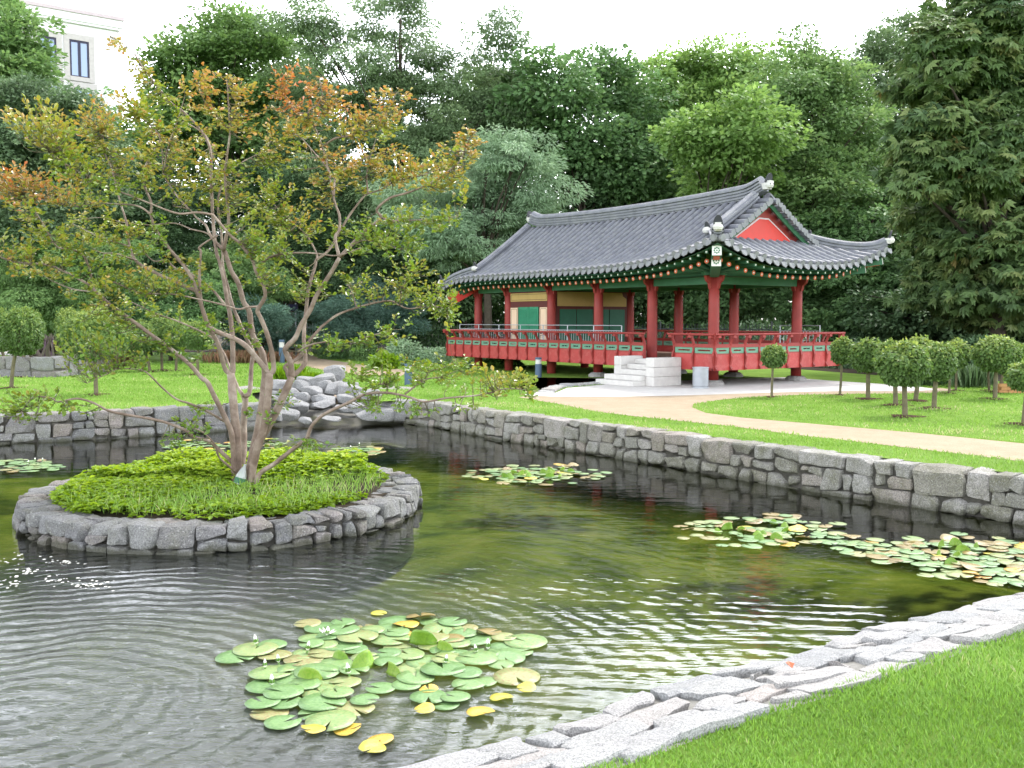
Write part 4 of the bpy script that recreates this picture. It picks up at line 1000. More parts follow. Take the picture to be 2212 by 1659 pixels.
tree('maple_tree', 'dark green maple directly above the middle of the pavilion ridge', [(1210,190,80,65),(1290,175,70,60),(1260,290,120,90),(1370,330,90,90),(1220,390,90,70),(1330,420,100,60),(1170,300,60,80),(1380,240,70,60),(1150,220,50,60)], 50, 'lf_dark', .27, .19, 106, clump=(.7,1.15))
tree('lime_tree', 'yellow green sunlit tree crown at the skyline above the pavilion ridge', [(1400,185,70,45),(1470,160,70,50),(1560,150,90,55),(1640,180,70,60),(1480,250,100,70),(1590,240,100,60),(1420,300,90,70),(1520,340,110,60)], 57, 'lf_yellow', .27, .18, 107, clump=(.7,1.1))
tree('maple_tree', 'yellowish maple with light sprays just above the pavilion gable end', [(1530,330,75,60),(1600,290,80,70),(1540,400,60,45),(1480,300,50,50),(1610,370,60,50)], 45.5, 'lf_yellow', .25, .18, 108, clump=(.6,.95))
tree('hornbeam_tree', 'mid green tree right of the pavilion gable with dark stem showing', [(1720,190,95,80),(1700,310,110,90),(1815,290,100,100),(1750,430,110,80),(1850,420,80,80),(1650,250,60,60),(1680,490,80,60)], 48, 'lf_mid', .22, .14, 109, clump=(.6,1.0), limbs=30)
tree('slender_tree', 'slender tree top poking above the skyline between lime and chestnut', [(1740,105,28,28),(1760,140,40,30),(1800,170,70,45),(1720,160,40,30)], 58, 'lf_mid', .22, .14, 110, clump=(.5,.8), dens=.5)
tree('ash_tree', 'tall grey green ash with open top left of the big chestnut', [(1945,90,55,45),(1900,160,85,65),(1985,170,60,85),(1880,260,90,80),(1940,330,80,90),(1900,110,40,40),(1830,220,70,60),(1990,80,40,50)], 55, 'lf_locust', .22, .10, 111, clump=(.6,1.0), dens=.55)
tree('chestnut_tree', 'big dark horse chestnut with drooping browning leaves at right edge', [(2130,60,110,90),(2080,190,110,100),(2190,230,110,120),(2050,340,105,90),(2160,420,130,110),(2050,510,85,80),(2170,570,110,90),(2040,620,75,55),(2150,670,110,55),(2240,480,80,200),(2010,280,60,70),(1995,450,55,60),(2200,120,110,110),(2130,330,120,100),(2100,130,90,80),(2030,120,50,70)], 34, 'lf_chestnut', .30, .115, 112, clump=(.5,.85), flat=.42, up=.9, droop_dir=.55, dens=.95, palm=5, perclump=2.6, limbs=40, tr=.32, base=2150)
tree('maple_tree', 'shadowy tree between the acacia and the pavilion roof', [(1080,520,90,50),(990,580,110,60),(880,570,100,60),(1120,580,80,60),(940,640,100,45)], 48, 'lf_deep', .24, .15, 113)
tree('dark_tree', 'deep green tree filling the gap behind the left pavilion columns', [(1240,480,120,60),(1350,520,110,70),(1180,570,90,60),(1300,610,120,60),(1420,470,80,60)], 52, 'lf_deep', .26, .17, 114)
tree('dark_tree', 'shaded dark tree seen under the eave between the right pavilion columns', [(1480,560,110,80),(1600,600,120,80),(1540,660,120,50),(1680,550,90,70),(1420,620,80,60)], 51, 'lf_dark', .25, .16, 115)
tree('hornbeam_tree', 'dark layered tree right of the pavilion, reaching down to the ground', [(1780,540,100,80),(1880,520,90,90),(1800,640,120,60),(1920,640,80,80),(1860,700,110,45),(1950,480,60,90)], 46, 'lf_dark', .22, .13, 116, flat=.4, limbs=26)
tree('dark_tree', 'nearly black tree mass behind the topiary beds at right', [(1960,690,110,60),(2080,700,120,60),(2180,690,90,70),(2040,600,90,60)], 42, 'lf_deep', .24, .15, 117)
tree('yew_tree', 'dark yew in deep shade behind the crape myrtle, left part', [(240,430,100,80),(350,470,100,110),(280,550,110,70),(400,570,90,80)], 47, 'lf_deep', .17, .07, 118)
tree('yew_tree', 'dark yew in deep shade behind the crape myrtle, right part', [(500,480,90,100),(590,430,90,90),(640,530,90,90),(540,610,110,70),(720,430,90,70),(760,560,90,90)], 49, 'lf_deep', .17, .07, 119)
tree('willow_shrub', 'large soft mid green shrub at the left edge behind the topiary', [(40,600,85,55),(140,575,80,50),(250,570,70,50),(60,670,90,50),(170,650,80,50)], 39, 'lf_mid', .16, .05, 120, clump=(.4,.7), cat='shrub', droop_dir=.5, tr=.1)
tree('holly_shrub', 'dark dense shrub right of the willowy shrub at left', [(330,650,80,60),(260,700,60,45),(420,650,70,60),(380,715,80,40)], 41, 'lf_dark', .12, .06, 121, cat='shrub', clump=(.4,.7), tr=.1)
tree('willow_shrub', 'light green arching shrub seen between the stems of the crape myrtle', [(480,600,60,50),(540,560,45,50),(570,620,55,45),(510,670,60,40)], 43, 'lf_bright', .14, .05, 122, cat='shrub', clump=(.4,.6), droop_dir=.4, tr=.1)
tree('pine_tree', 'bluish green pine in front of the fence left of the pavilion', [(800,660,60,40),(860,690,60,40),(740,690,55,40),(800,715,70,30)], 43, 'lf_pine', .17, .035, 123, clump=(.35,.55), dens=.8, up=.3, tr=.12)
tree('pine_tree', 'small dark bluish conifer behind the crape myrtle trunk', [(560,690,50,40),(600,715,50,40),(540,735,50,30)], 42, 'lf_pine', .16, .035, 124, clump=(.35,.5), up=.3, tr=.1)
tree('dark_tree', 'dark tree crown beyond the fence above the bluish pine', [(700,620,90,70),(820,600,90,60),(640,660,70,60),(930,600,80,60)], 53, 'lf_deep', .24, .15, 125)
tree('lime_tree', 'soft mid green tree filling the skyline between the maple and the airy locust', [(640,150,60,60),(610,240,60,80),(660,300,70,80),(600,340,80,70),(330,330,60,70),(300,400,80,60)][:4], 58, 'lf_maple', .26, .16, 126, clump=(.6,1.0))
tree('lime_tree', 'mid green tree behind the crape myrtle top left of the rounded maple', [(290,330,60,70),(330,390,80,70),(250,370,60,60),(370,320,50,60)], 55, 'lf_maple', .25, .16, 127, clump=(.6,1.0))
tree('beech_tree', 'mid green tree closing the gap between the dark maple and the acacia', [(1030,250,70,60),(980,320,80,60),(1110,290,60,60),(1060,200,50,50)], 56, 'lf_mid', .26, .16, 128, clump=(.6,1.0))
# a second line of trees closing the view behind
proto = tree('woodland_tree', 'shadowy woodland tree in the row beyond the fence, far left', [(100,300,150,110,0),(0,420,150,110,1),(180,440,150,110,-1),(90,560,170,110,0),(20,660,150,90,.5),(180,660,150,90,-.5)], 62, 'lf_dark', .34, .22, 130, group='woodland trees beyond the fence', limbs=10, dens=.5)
WL = [(11,64,1.0),(23,66,.92),(34,60,1.02),(46,66,1.05),(56,58,.95),(-14,70,.8),(-3,72,.9)]
WLAB = ['shadowy woodland tree in the row beyond the fence, behind the pavilion ridge middle','shadowy woodland tree in the row beyond the fence, behind the gable','shadowy woodland tree beyond the fence, left behind the chestnut','shadowy woodland tree beyond the fence, behind the chestnut','shadowy woodland tree at the far right end of the row','shadowy woodland tree beyond the fence, behind the maple and locust','shadowy woodland tree beyond the fence, behind the acacia']
for (x, y, s), lb in zip(WL, WLAB):
    c = proto.copy(); COL.objects.link(c); c.location = (x, y, LZ); c.scale = (s, s, s); c.rotation_euler = (0, 0, rng.uniform(0, 6)); c['label'] = lb
    for ch in list(proto.children): share(ch, ch.name, c)

# ---- clipped ball trees
def ball(x, y, bx, by, rx, ry, label, group, seed, mulch=True, leaf='lf_topiary', tone=0):
    r = np.random.RandomState(seed); b = G(bx, by, LZ); c = PY(x, y, b[1]); k = b[1]/FPX; R = np.array([rx*r.uniform(.86,.97), rx*.92, ry*r.uniform(1.0,1.12)])*k
    t = thing('ball_tree', label, 'topiary tree', b, 0, group); cl = c-b
    n = int(2500*(rx/40)**1.2)+600
    d = norm(r.normal(size=(n, 3))); rad = .70+.34*r.rand(n)**.7; lump = 1+.07*np.sin(d@r.normal(size=3)*5+1)+.05*np.sin(d@r.normal(size=3)*11)
    P = cl + d*R*(rad*lump)[:, None]; P[:, 2] = np.where(d[:, 2] < -.75, cl[2]-R[2]*(.72+.2*r.rand(n)), P[:, 2])
    D = d*.5 + r.normal(size=(n, 3))*.5 - np.array([0,0,.45]); N = norm(d+np.array([0,0,.6])+r.normal(size=(n,3))*.45)
    v = np.clip(.36+.34*np.clip(d[:,2], -.6, 1)*(rad > .85)+r.normal(0, .17, n)+tone, 0, 1)  # tone lightens towards crown top, darkens below: top light put into leaf colour
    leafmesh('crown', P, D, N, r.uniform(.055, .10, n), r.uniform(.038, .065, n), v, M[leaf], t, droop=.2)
    mb = MB(); tp = spline([(0,0,-.05),(cl[0]*.3+r.normal()*.01,r.normal()*.01,cl[2]*.45),(cl[0],cl[1],cl[2]+R[2]*.2)], 5)
    w = .05 if rx > 30 else .03
    mb.tube(tp, np.linspace(w, w*.75, len(tp))*np.array([1.25]+[1]*(len(tp)-1)), 9)
    for _ in range(9):
        q = cl + norm(r.normal(size=3))*R*.7; s = cl-np.array([0,0,R[2]*.55]); s[0], s[1] = cl[0]*.8, cl[1]*.8
        mb.tube(spline([s, (s+q)/2+r.normal(size=3)*.03, q], 3), np.linspace(.016, .006, 7), 5)
    mb.build('trunk', M['bark_stem'], t, smooth=True)
    if mulch:
        a = np.linspace(0, 2*PI, 25)[:-1]; q = (.26+.08*np.sin(a*3+r.rand()*6)+.04*r.rand(24))*(1.0 if rx > 30 else .6)
        mm = MB(); V = [(0,0,.03)]+[(math.cos(x)*w_*.5, math.sin(x)*w_*.5, .025) for x, w_ in zip(a, q)]+[(math.cos(x)*w_, math.sin(x)*w_, .008) for x, w_ in zip(a, q)]
        mm.add(V, [(0, i+1, (i+1) % 24+1) for i in range(24)]+[(i+1, i+25, (i+1) % 24+25, (i+1) % 24+1) for i in range(24)]); mm.build('mulch_ring', M['mulch'], t)
GR = 'ball topiary trees on the right lawn'; GL = 'ball topiary trees on the left lawn'
BALLS = [
 (1671,769,1667,858,26,21,'thin young ball tree on slanting stem in front of the pavilion skirt',GR),
 (1819,757,1814,854,24,25,'small ball tree touching the right corner of the red railing',GR),
 (1874,768,1875,862,36,31,'ball tree second to the right of the red railing corner',GR),
 (1951,787,1955,900,55,43,'nearest and broadest ball tree on the right lawn, swollen graft on its trunk',GR),
 (1928,773,1935,875,36,33,'ball tree half hidden on the left behind the broadest one',GR),
 (1985,766,1977,866,36,34,'ball tree whose domed top rises just behind the broadest one',GR),
 (2026,782,2017,882,40,34,'full ball tree just right of the broadest one on the right lawn',GR),
 (2067,764,2065,844,27,27,'light green ball tree at the back, bare thin trunk beside the reeds',GR),
 (2051,773,2050,850,26,26,'ball tree squeezed between two others left of the reeds',GR),
 (2155,763,2149,862,48,34,'wide flat ball tree with two stems near the right edge',GR),
 (2180,771,2159,848,34,32,'ball tree merging into the right side of the wide flat one',GR),
 (2136,768,2137,844,24,24,'small ball tree hidden behind the left of the wide flat one',GR),
 (2222,812,2212,917,44,26,'ball tree cut by the right edge, low loose crown',GR),
 (47,717,24,838,48,47,'front ball tree at the left edge on a leaning trunk',GL),
 (-12,712,16,811,40,46,'ball tree cut off by the left edge',GL),
 (60,708,47,814,34,40,'ball tree hidden behind the leaning one at left edge',GL),
 (204,723,208,853,68,50,'biggest ball tree on the left lawn, ringed by brown mulch',GL),
 (150,706,154,803,32,36,'pale ball tree behind the left side of the biggest one',GL),
 (196,704,180,801,36,36,'ball tree hidden behind the biggest one',GL),
 (296,730,325,803,44,36,'dark ball tree right of the biggest one, behind crape branches',GL),
 (345,722,350,800,36,34,'ball tree in the middle of the far row behind crape stems',GL),
 (385,722,380,801,38,32,'ball tree third in the far row behind crape stems',GL),
 (430,724,427,809,36,30,'rightmost ball tree of the left lawn',GL)]
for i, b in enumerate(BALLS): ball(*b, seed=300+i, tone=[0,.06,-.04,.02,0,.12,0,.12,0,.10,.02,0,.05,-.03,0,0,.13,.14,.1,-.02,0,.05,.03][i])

# ---- shrubs, perennials
def bush(name, label, cat, x, y, rx, ry, Y, leaf, n, L, W, seed, group=None, upright=False, tone=0):
    r = np.random.RandomState(seed); c = PY(x, y, Y); k = Y/FPX; R = np.array([rx, rx*.8, ry])*k
    t = thing(name, label, cat, (c[0], Y, LZ), 0, group); cl = c-np.array([c[0], Y, LZ])
    if upright:
        P = np.stack([r.normal(0, .5, n)*R[0], r.normal(0, .5, n)*R[1], np.zeros(n)], -1); D = np.stack([r.normal(0,.22,n), r.normal(0,.22,n), np.ones(n)], -1)
        Ls = (cl[2]+R[2])*r.uniform(.6, 1.05, n); N = norm(np.stack([r.normal(size=n), r.normal(size=n)-1, .2*np.ones(n)], -1)); v = np.clip(r.normal(.5, .22, n)+tone, 0, 1)
        leafmesh('foliage', P, D, N, Ls, W, v, M[leaf], t, fold=True, droop=.18)
    else:
        d = norm(r.normal(size=(n,3))); rad = .6+.42*r.rand(n)**.6; lump = 1+.15*np.sin(d@r.normal(size=3)*4)+.08*np.sin(d@r.normal(size=3)*9)
        P = cl + d*R*(rad*lump)[:, None]; P[:,2] = np.maximum(P[:,2], .02+.1*r.rand(n)); D = d*.6+r.normal(size=(n,3))*.5-np.array([0,0,.25]); N = norm(d*.7+np.array([0,0,.7])+r.normal(size=(n,3))*.45)
        leafmesh('foliage', P, D, N, L*r.uniform(.7,1.3,n), W*r.uniform(.7,1.3,n), np.clip(.42+r.normal(0,.2,n)+tone,0,1), M[leaf], t, droop=.15)
        mb = MB()
        for _ in range(7): q = cl+norm(r.normal(size=3))*R*.6; mb.tube([(r.normal()*.05, r.normal()*.05, -.03), (q[0]*.5, q[1]*.5, q[2]*.6), tuple(q)], [.03,.02,.01], 5)
        mb.build('stem', M['bark_dark'], t)
    return t
bush('rounded_shrub', 'round grey green shrub right beside the far sandy path', 'shrub', 787,760,26,24, 41,'lf_mid',1500,.13,.07,401)
bush('rounded_shrub', 'low dark shrub left of the round grey green one by the path', 'shrub', 735,765,40,20, 43,'lf_dark',1500,.14,.07,402)
bush('rounded_shrub', 'low brownish green shrub at the bend of the far path', 'shrub', 700,752,25,14, 45,'lf_grey',900,.12,.06,403)
bush('rounded_shrub', 'pale variegated rounded shrub left of the pavilion deck', 'shrub', 870,760,36,26, 36,'lf_acacia',2200,.10,.06,404, tone=.15)
bush('rounded_shrub', 'low pale shrub tucked under the left end of the railing', 'shrub', 938,770,36,18, 35.5,'lf_acacia',1500,.10,.06,405)
bush('hosta_plant', 'yellow green leafy clump in front of the pale variegated shrub', 'perennial', 830,783,26,15, 34,'lf_lily',900,.20,.10,406)
bush('hosta_plant', 'large leaved green perennial under the deck beside the left columns', 'perennial', 1085,798,34,22, 35,'lf_hosta',900,.28,.14,407)
bush('hosta_plant', 'leafy perennial clump behind the deck left of the big one', 'perennial', 1040,800,24,16, 36,'lf_dark',700,.24,.12,408)
bush('daylily_clump', 'bright yellow green daylily clump behind the crape trunks', 'perennial', 620,805,34,18, 27.5,'lf_lily',420,.5,.028,409, upright=True)
bush('daylily_clump', 'smaller yellow green grassy clump beside the rock pile', 'perennial', 672,812,20,10, 26.6,'lf_lily',200,.5,.028,410, upright=True)
bush('salvia_patch', 'purple flowering salvia patch between the left topiary trees', 'flower bed', 112,742,32,20, 33,'lf_salvia',800,.5,.03,411, upright=True)
bush('salvia_patch', 'pinkish grass patch behind the dark topiary on the left lawn', 'flower bed', 262,750,22,18, 36,'lf_heather',500,.5,.03,412, upright=True)
bush('heather_bed', 'reddish brown heather bed left of the far bollard', 'flower bed', 520,765,60,10, 39,'lf_heather',1200,.3,.035,413, upright=True)
bush('heather_bed', 'reddish brown heather bed right behind the far bollard', 'flower bed', 612,768,22,9, 40,'lf_heather',500,.3,.035,414, upright=True)
bush('reed_clump', 'tall pale reeds with purple spikes between the right topiary trees', 'reeds', 2100,815,38,30, 24.8,'lf_reed',420,.8,.022,415, upright=True)
bush('reed_clump', 'dull reeds behind the broadest topiary tree', 'reeds', 2000,815,60,22, 25.4,'lf_reed',520,.8,.02,416, upright=True, tone=-.2)
bush('laurel_shrub', 'dark shrub in the shade right behind the reeds', 'shrub', 2130,770,90,45, 31,'lf_deep',2600,.18,.09,417)
bush('laurel_shrub', 'dark shrub in the shade right of the pavilion railing', 'shrub', 1870,780,90,40, 35,'lf_deep',2600,.18,.09,418)
bush('laurel_shrub', 'dark hedge like shrub behind the pavilion deck, right half', 'shrub', 1620,740,140,40, 40,'lf_deep',3200,.2,.1,419)
bush('laurel_shrub', 'dark hedge like shrub behind the pavilion deck, left half', 'shrub', 1330,740,150,35, 45,'lf_deep',3200,.2,.1,420)
bush('laurel_shrub', 'dark low shrub along the fence left of the pavilion', 'shrub', 960,735,70,28, 45,'lf_deep',2200,.18,.09,421)

# ---- island planting
r = np.random.RandomState(50); n = 15000
rad = np.sqrt(r.rand(n))*(IR-.40); th = r.rand(n)*2*PI; x, y = rad*np.cos(th), rad*np.sin(th)
tb = G(530, 1050, .32)-np.array([*IC, 0]); tn = TN(5, 1.7); q = np.stack([x, y, 0*x], -1); den = tn(q)*.5+.46
dist_t = np.hypot((x-tb[0])*.9, (y-tb[1]+.25)*1.0); den *= np.clip((dist_t-.15)/.75, .10, 1); den *= np.where((y < -.7) & (y > -1.15) & (x < .2), .55, 1)
keep = r.rand(n) < den; x, y, q = x[keep], y[keep], q[keep]; n = len(x)
hgt = (.05+.10*np.clip(tn(q*1.9)*.55+.45, 0, 1.3))*np.where(y > .0, 1.75, 1.0)*np.clip((IR-.32-np.hypot(x, y))/.25, .45, 1)*np.clip(dist_t[keep]/1.1, .45, 1)
z = .235+.03*(1-(np.hypot(x,y)/IR)**2)+hgt*r.rand(n)**.55
P = np.stack([x+IC[0], y+IC[1], z], -1); az = r.rand(n)*6.28
Pl, Dl, Nl, Ll, Wl, vl = [], [], [], [], [], []
for j in range(3):                                                    # three leaflets per leaf
    a = az+(j-1)*.95; Dl.append(np.stack([np.cos(a), np.sin(a), .15+r.normal(0,.2,n)], -1)); Pl.append(P); Nl.append(norm(np.stack([r.normal(0,.3,n), r.normal(0,.3,n), np.ones(n)], -1)))
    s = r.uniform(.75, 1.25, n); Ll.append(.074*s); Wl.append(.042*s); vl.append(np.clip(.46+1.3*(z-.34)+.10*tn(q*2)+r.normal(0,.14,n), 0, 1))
gc = leafmesh('ground_cover', np.concatenate(Pl), np.concatenate(Dl), np.concatenate(Nl), np.concatenate(Ll), np.concatenate(Wl), np.concatenate(vl), M['lf_cover'], None, fold=True, droop=.15)
tag(gc, 'bright yellow green leafy ground cover filling the island', 'ground cover', kind='stuff')
n = 4200; th = r.rand(n)*6.28; rad = np.sqrt(r.rand(n))*1.75; P = np.stack([IC[0]+rad*np.cos(th), IC[1]+rad*np.sin(th), np.full(n, .25)], -1)
gl_ = leafmesh('grass', P, np.stack([r.normal(0,.35,n), r.normal(0,.35,n), np.ones(n)], -1), norm(np.stack([r.normal(size=n), r.normal(size=n)-1, .3*np.ones(n)], -1)), r.uniform(.08,.2,n), .007, np.clip(r.normal(.6,.25,n),0,1), M['blade'], None, droop=.25)
tag(gl_, 'thin grass growing between the island plants', 'grass', kind='stuff')

# ---- lawn grass: real blades, dense near the camera, coarser with distance
allV = []
def blades(P, h, w, r, v):
    n = len(P); a = r.rand(n)*6.28; return P, np.stack([np.cos(a)*.45, np.sin(a)*.45, np.ones(n)], -1), norm(np.stack([r.normal(size=n), r.normal(size=n)-1.2, .35*np.ones(n)], -1)), h*r.uniform(.55,1.25,n), w*r.uniform(.7,1.3,n), v
r = np.random.RandomState(77); BL = []
hole = np.array([p[:2] for p in HOLE]); chn = np.array(CH)
path_polys = [np.array([G(x, y, LZ)[:2] for x, y in pts]) for pts in (
 [(1120,858),(1135,861),(1210,873),(1281,888),(1370,899),(1458,908),(1590,922),(1728,940),(1979,969),(2212,997),(2420,1024),(2420,978),(2212,958),(1979,935),(1728,913),(1600,902),(1525,892),(1494,880),(1500,873),(1560,863),(1640,857),(1728,853),(1850,851),(1956,850),(2020,848),(2075,843),(2030,838),(1900,838),(1700,838),(1500,842),(1300,847),(1180,850)],
 [(1128,853),(1165,846),(1200,848.5),(1225,838),(1300,831),(1350,827),(1480,822),(1560,818),(1700,815),(1790,822),(1900,829),(1990,836),(2030,842),(1960,845),(1840,844.5),(1720,846.5),(1600,850),(1480,854),(1330,857),(1200,857)],
 [(600,762),(655,760),(690,774),(775,787),(860,797),(900,806),(860,813),(770,810),(700,800),(655,790),(600,776)])]
def scatter(x0, x1, y0, y1, dens, h, w, slack=.6):
    n = int((x1-x0)*(y1-y0)*dens); x = r.uniform(x0, x1, n); y = r.uniform(y0, y1, n)
    ok = (np.abs(x) < y*.56+slack) & ~inpoly(x, y, hole) & ~inpoly(x, y, chn)
    for pp in path_polys: ok &= ~inpoly(x, y, pp)
    x, y = x[ok], y[ok]; tn = TN(8, 1.3); tn2 = TN(9, 5); q = np.stack([x, y, 0*x], -1)
    v = np.clip(.46+.17*tn(q)+.12*tn2(q)+r.normal(0,.21,len(x)), 0, 1); hh = h*(1+.22*tn2(q))
    BL.append(blades(np.stack([x, y, np.full(len(x), LZ-.004)], -1), hh, w, r, v))
scatter(-.2, 5.6, 3.0, 8.5, 9500, .042, .005); scatter(5.6, 9.5, 2.5, 9.5, 1500, .042, .008, 3)
scatter(3, 14, 8, 14, 620, .045, .010)
scatter(-2, 15, 13, 27, 260, .045, .016)
scatter(-17, -1, 16.5, 27, 230, .05, .018)
scatter(-24, -1, 27, 40, 60, .06, .035)
X = [np.concatenate([b[i] for b in BL]) for i in range(6)]
tag(leafmesh('grass', *X, M['blade'], None, droop=.3), 'short mown lawn grass blades', 'grass', kind='stuff')
# ================================================================== crape myrtle
TB = G(528, 1048, .26); TY = TB[1]
LIMBS = [  # photo polyline, width px start/end, depth offset start/end, leafy
 ([(512,1046),(513,1025),(510,940),(502,847),(498.6,807)], 22,15, .0,-.05),
 ([(499,809),(503,798),(502,730),(497,681),(491,652),(484,607),(474,564),(467,543),(460,475),(456,384),(455,330),(440,290),(400,245),(368,221),(342,189),(309,146),(286,111),(260,91),(238,78)], 12,2, -.05,.55),
 ([(499,810),(487,798),(480,775),(470,740),(456,716),(446,695),(436,660),(432,623),(431,584),(434,545),(430,535),(450,520),(470,509)], 11,3, -.05,-.5),
 ([(520,1044),(522,1010),(526,962),(526,919),(530,867),(526,854)], 17,13, .15,.3),
 ([(527,856),(539,847),(543,792),(546,759),(532,730),(515,691),(503,662),(493,623),(483,584),(481,564),(478,500),(470,440),(478,390),(462,342),(449,299),(423,277),(395,262)], 11,2, .3,.9),
 ([(526,856),(513,835),(505,814),(494,788),(482,760),(456,728),(389,696),(336,677),(285,653)], 8,2, .3,1.1),
 ([(535,1044),(536,1025),(547,972),(562,898),(570,835),(572,792),(565,759),(548,730),(542,701),(538,671),(526,652),(515,613),(499,584),(487,548),(483,541)], 17,9, .1,.25),
 ([(483,541),(456,511),(444,486),(424,470),(408,452),(374,445)], 7,2, .25,.5),
 ([(483,541),(489,509),(494,475),(490,430),(486,378),(491,332),(497,286),(495,255),(492,193),(488,165)], 8,2, .25,.0),
 ([(497,286),(470,250),(440,215),(425,180)], 3,1.2, .05,-.3),
 ([(486,378),(520,352),(560,330),(590,300)], 3,1.2, .15,.6),
 ([(539,1047),(546,1010),(558,962),(573,909),(581,835),(582,807)], 18,14, -.1,-.25),
 ([(582,809),(577,802),(534,750),(503,730),(472,718),(452,705),(440,676),(425,629),(413,599),(397,574),(378,552),(367,539),(344,509),(333,486),(326,464),(326,436),(308,390),(318,350),(338,320),(345,293),(312,260),(286,241)], 12,2, -.25,-.7),
 ([(326,464),(308,450),(287,443),(253,441),(207,439),(162,445),(110,436),(52,420)], 4,1.5, -.5,-.2),
 ([(582,809),(591,798),(587,759),(575,716),(563,687),(556,671),(562,660),(573,638),(567,613),(554,589),(546,564),(532,543),(515,523),(495,506),(465,470),(458,464),(426,459),(390,462),(360,454),(333,443),(287,425),(242,407),(203,386),(150,360),(110,330)], 11,1.5, -.25,-1.1),
 ([(552,588),(573,562),(603,550),(651,546),(687,548),(730,552),(780,535)], 6,1.5, -.45,-.9),
 ([(560,662),(534,664),(515,668),(487,660),(456,652),(427,646),(378,636),(312,634),(281,626),(247,610),(205,612)], 5,1.5, -.35,-.9),
 ([(539,1040),(547,983),(568,940),(594,894),(617,845),(630,814)], 18,15, -.05,-.1),
 ([(630,815),(628,785),(624,775),(616,756),(624,744),(638,730),(651,701),(671,668),(684,638),(715,589),(733,557)], 13,8, -.1,-.3),
 ([(733,557),(724,514),(733,496),(733,465),(724,440),(716,403),(705,347),(696,317),(684,283),(665,245),(684,227),(696,205),(690,170)], 7,1.5, -.3,-.1),
 ([(665,245),(641,242),(622,220),(605,190)], 3,1.2, -.15,.2),
 ([(702,313),(727,298),(764,292),(814,273),(832,249),(857,199)], 5,1.5, -.2,-.5),
 ([(721,422),(724,385),(736,372),(764,357),(789,341),(826,329)], 5,1.5, -.25,.3),
 ([(714,385),(709,366),(678,329),(650,298),(625,285)], 4,1.5, -.25,.4),
 ([(733,557),(764,524),(795,493),(823,471),(814,453),(842,428),(882,416),(934,394),(968,370),(993,348),(1012,304),(1027,283)], 8,1.8, -.3,-.7),
 ([(823,471),(857,477),(919,474),(987,468)], 4,1.2, -.5,-.9),
 ([(733,557),(780,520),(830,530),(880,540)], 3,1.2, -.3,-.8),
 ([(630,812),(640,806),(659,783),(657,750),(657,711),(661,672),(667,623),(681,574),(684,561),(709,542),(733,502),(755,465),(783,428),(795,419),(823,409),(857,391),(913,378),(960,360)], 11,2, -.05,.7),
 ([(684,561),(684,548),(670,520),(659,504),(620,470),(590,440)], 5,1.5, .2,.9),
 ([(795,419),(792,380),(800,340),(812,300)], 4,1.5, .5,.7),
 ([(626,820),(619,800),(617,790),(647,771),(667,738),(690,711),(697,704),(729,680),(770,665),(807,655),(843,650),(863,660),(887,667),(930,660),(965,668)], 9,2, .0,.5),
 ([(645,760),(668,746),(709,738),(758,738),(799,726),(824,719),(850,712)], 4.5,1.2, -.3,-.7),
 ([(770,665),(760,630),(745,605)], 3,1.2, .2,.3), ([(863,660),(870,620),(890,590)], 3,1.2, .4,.2),
 ([(545,1042),(560,1025),(590,1004),(619,981),(653,955),(662,949),(674,919),(702,894),(753,870),(785,853),(819,848),(855,851),(892,860),(917,868),(965,860),(1039,853),(1090,840),(1140,842)], 11,2, -.15,-1.0),
 ([(875,851),(917,821),(953,814),(990,800)], 4,1.2, -.6,-.4), ([(919,816),(929,802),(963,792),(985,775)], 2.5,1.2, -.5,-.8), ([(836,851),(834,831),(807,829),(780,815)], 3.5,1.2, -.55,-.9),
 ([(508,1044),(506,1015),(501,941),(484,898),(463,856),(448,826),(435,816),(410,788),(372,756),(325,722),(281,689),(240,660),(208,631),(198,618),(180,608),(146,590),(109,574),(73,569),(34,566),(0,556),(-25,550)], 13,2, -.05,-.6),
 ([(200,618),(193,579),(180,553),(154,538),(122,532),(91,480),(75,455)], 5,1.5, -.4,-.8),
 ([(208,631),(160,625),(120,610),(85,590)], 3.5,1.2, -.4,.1),
 ([(506,1000),(497,994),(469,968),(452,953),(420,945),(403,931),(349,910),(268,895),(234,887),(201,870),(166,861),(126,868),(111,860),(78,857),(62,868),(32,913)], 9,2, -.05,-.9),
 ([(508,1020),(498,1010),(473,987),(464,960),(440,935),(420,925)], 6,2, -.1,-.5),
 ([(500,925),(488,911),(479,907),(441,885),(408,871),(381,862),(349,836),(322,809),(303,799),(255,797),(228,809),(188,828)], 6.5,1.5, -.05,-.8),
 ([(485,658),(456,623),(413,593),(380,580),(358,562),(333,564),(310,545)], 6,2, -.3,.1),
 ([(425,629),(380,610),(331,587),(294,564),(280,532),(274,486),(269,466),(258,430),(240,360),(227,332),(222,280)], 8,2, -.5,.4),
 ([(280,532),(240,520),(190,500),(150,480)], 3,1.2, -.1,.5),
 ([(472,530),(449,505),(413,495),(376,482),(321,486),(264,480),(219,470),(160,475)], 4,1.2, .3,1.1),
 ([(408,452),(380,420),(353,375),(351,338),(344,297),(319,270)], 4.5,1.5, .4,.9),
 ([(353,372),(365,310),(381,270),(400,205)], 3.5,1.2, .7,.4),
 ([(296,563),(250,548),(215,545),(180,520)], 3.5,1.2, -.2,-.6),
]
cr = thing('crape_myrtle', 'many stemmed crape myrtle with smooth pinkish bark and green to orange leaves', 'tree', TB); tloc = TB
skel = []; mb = MB(); rr_ = np.random.RandomState(4)
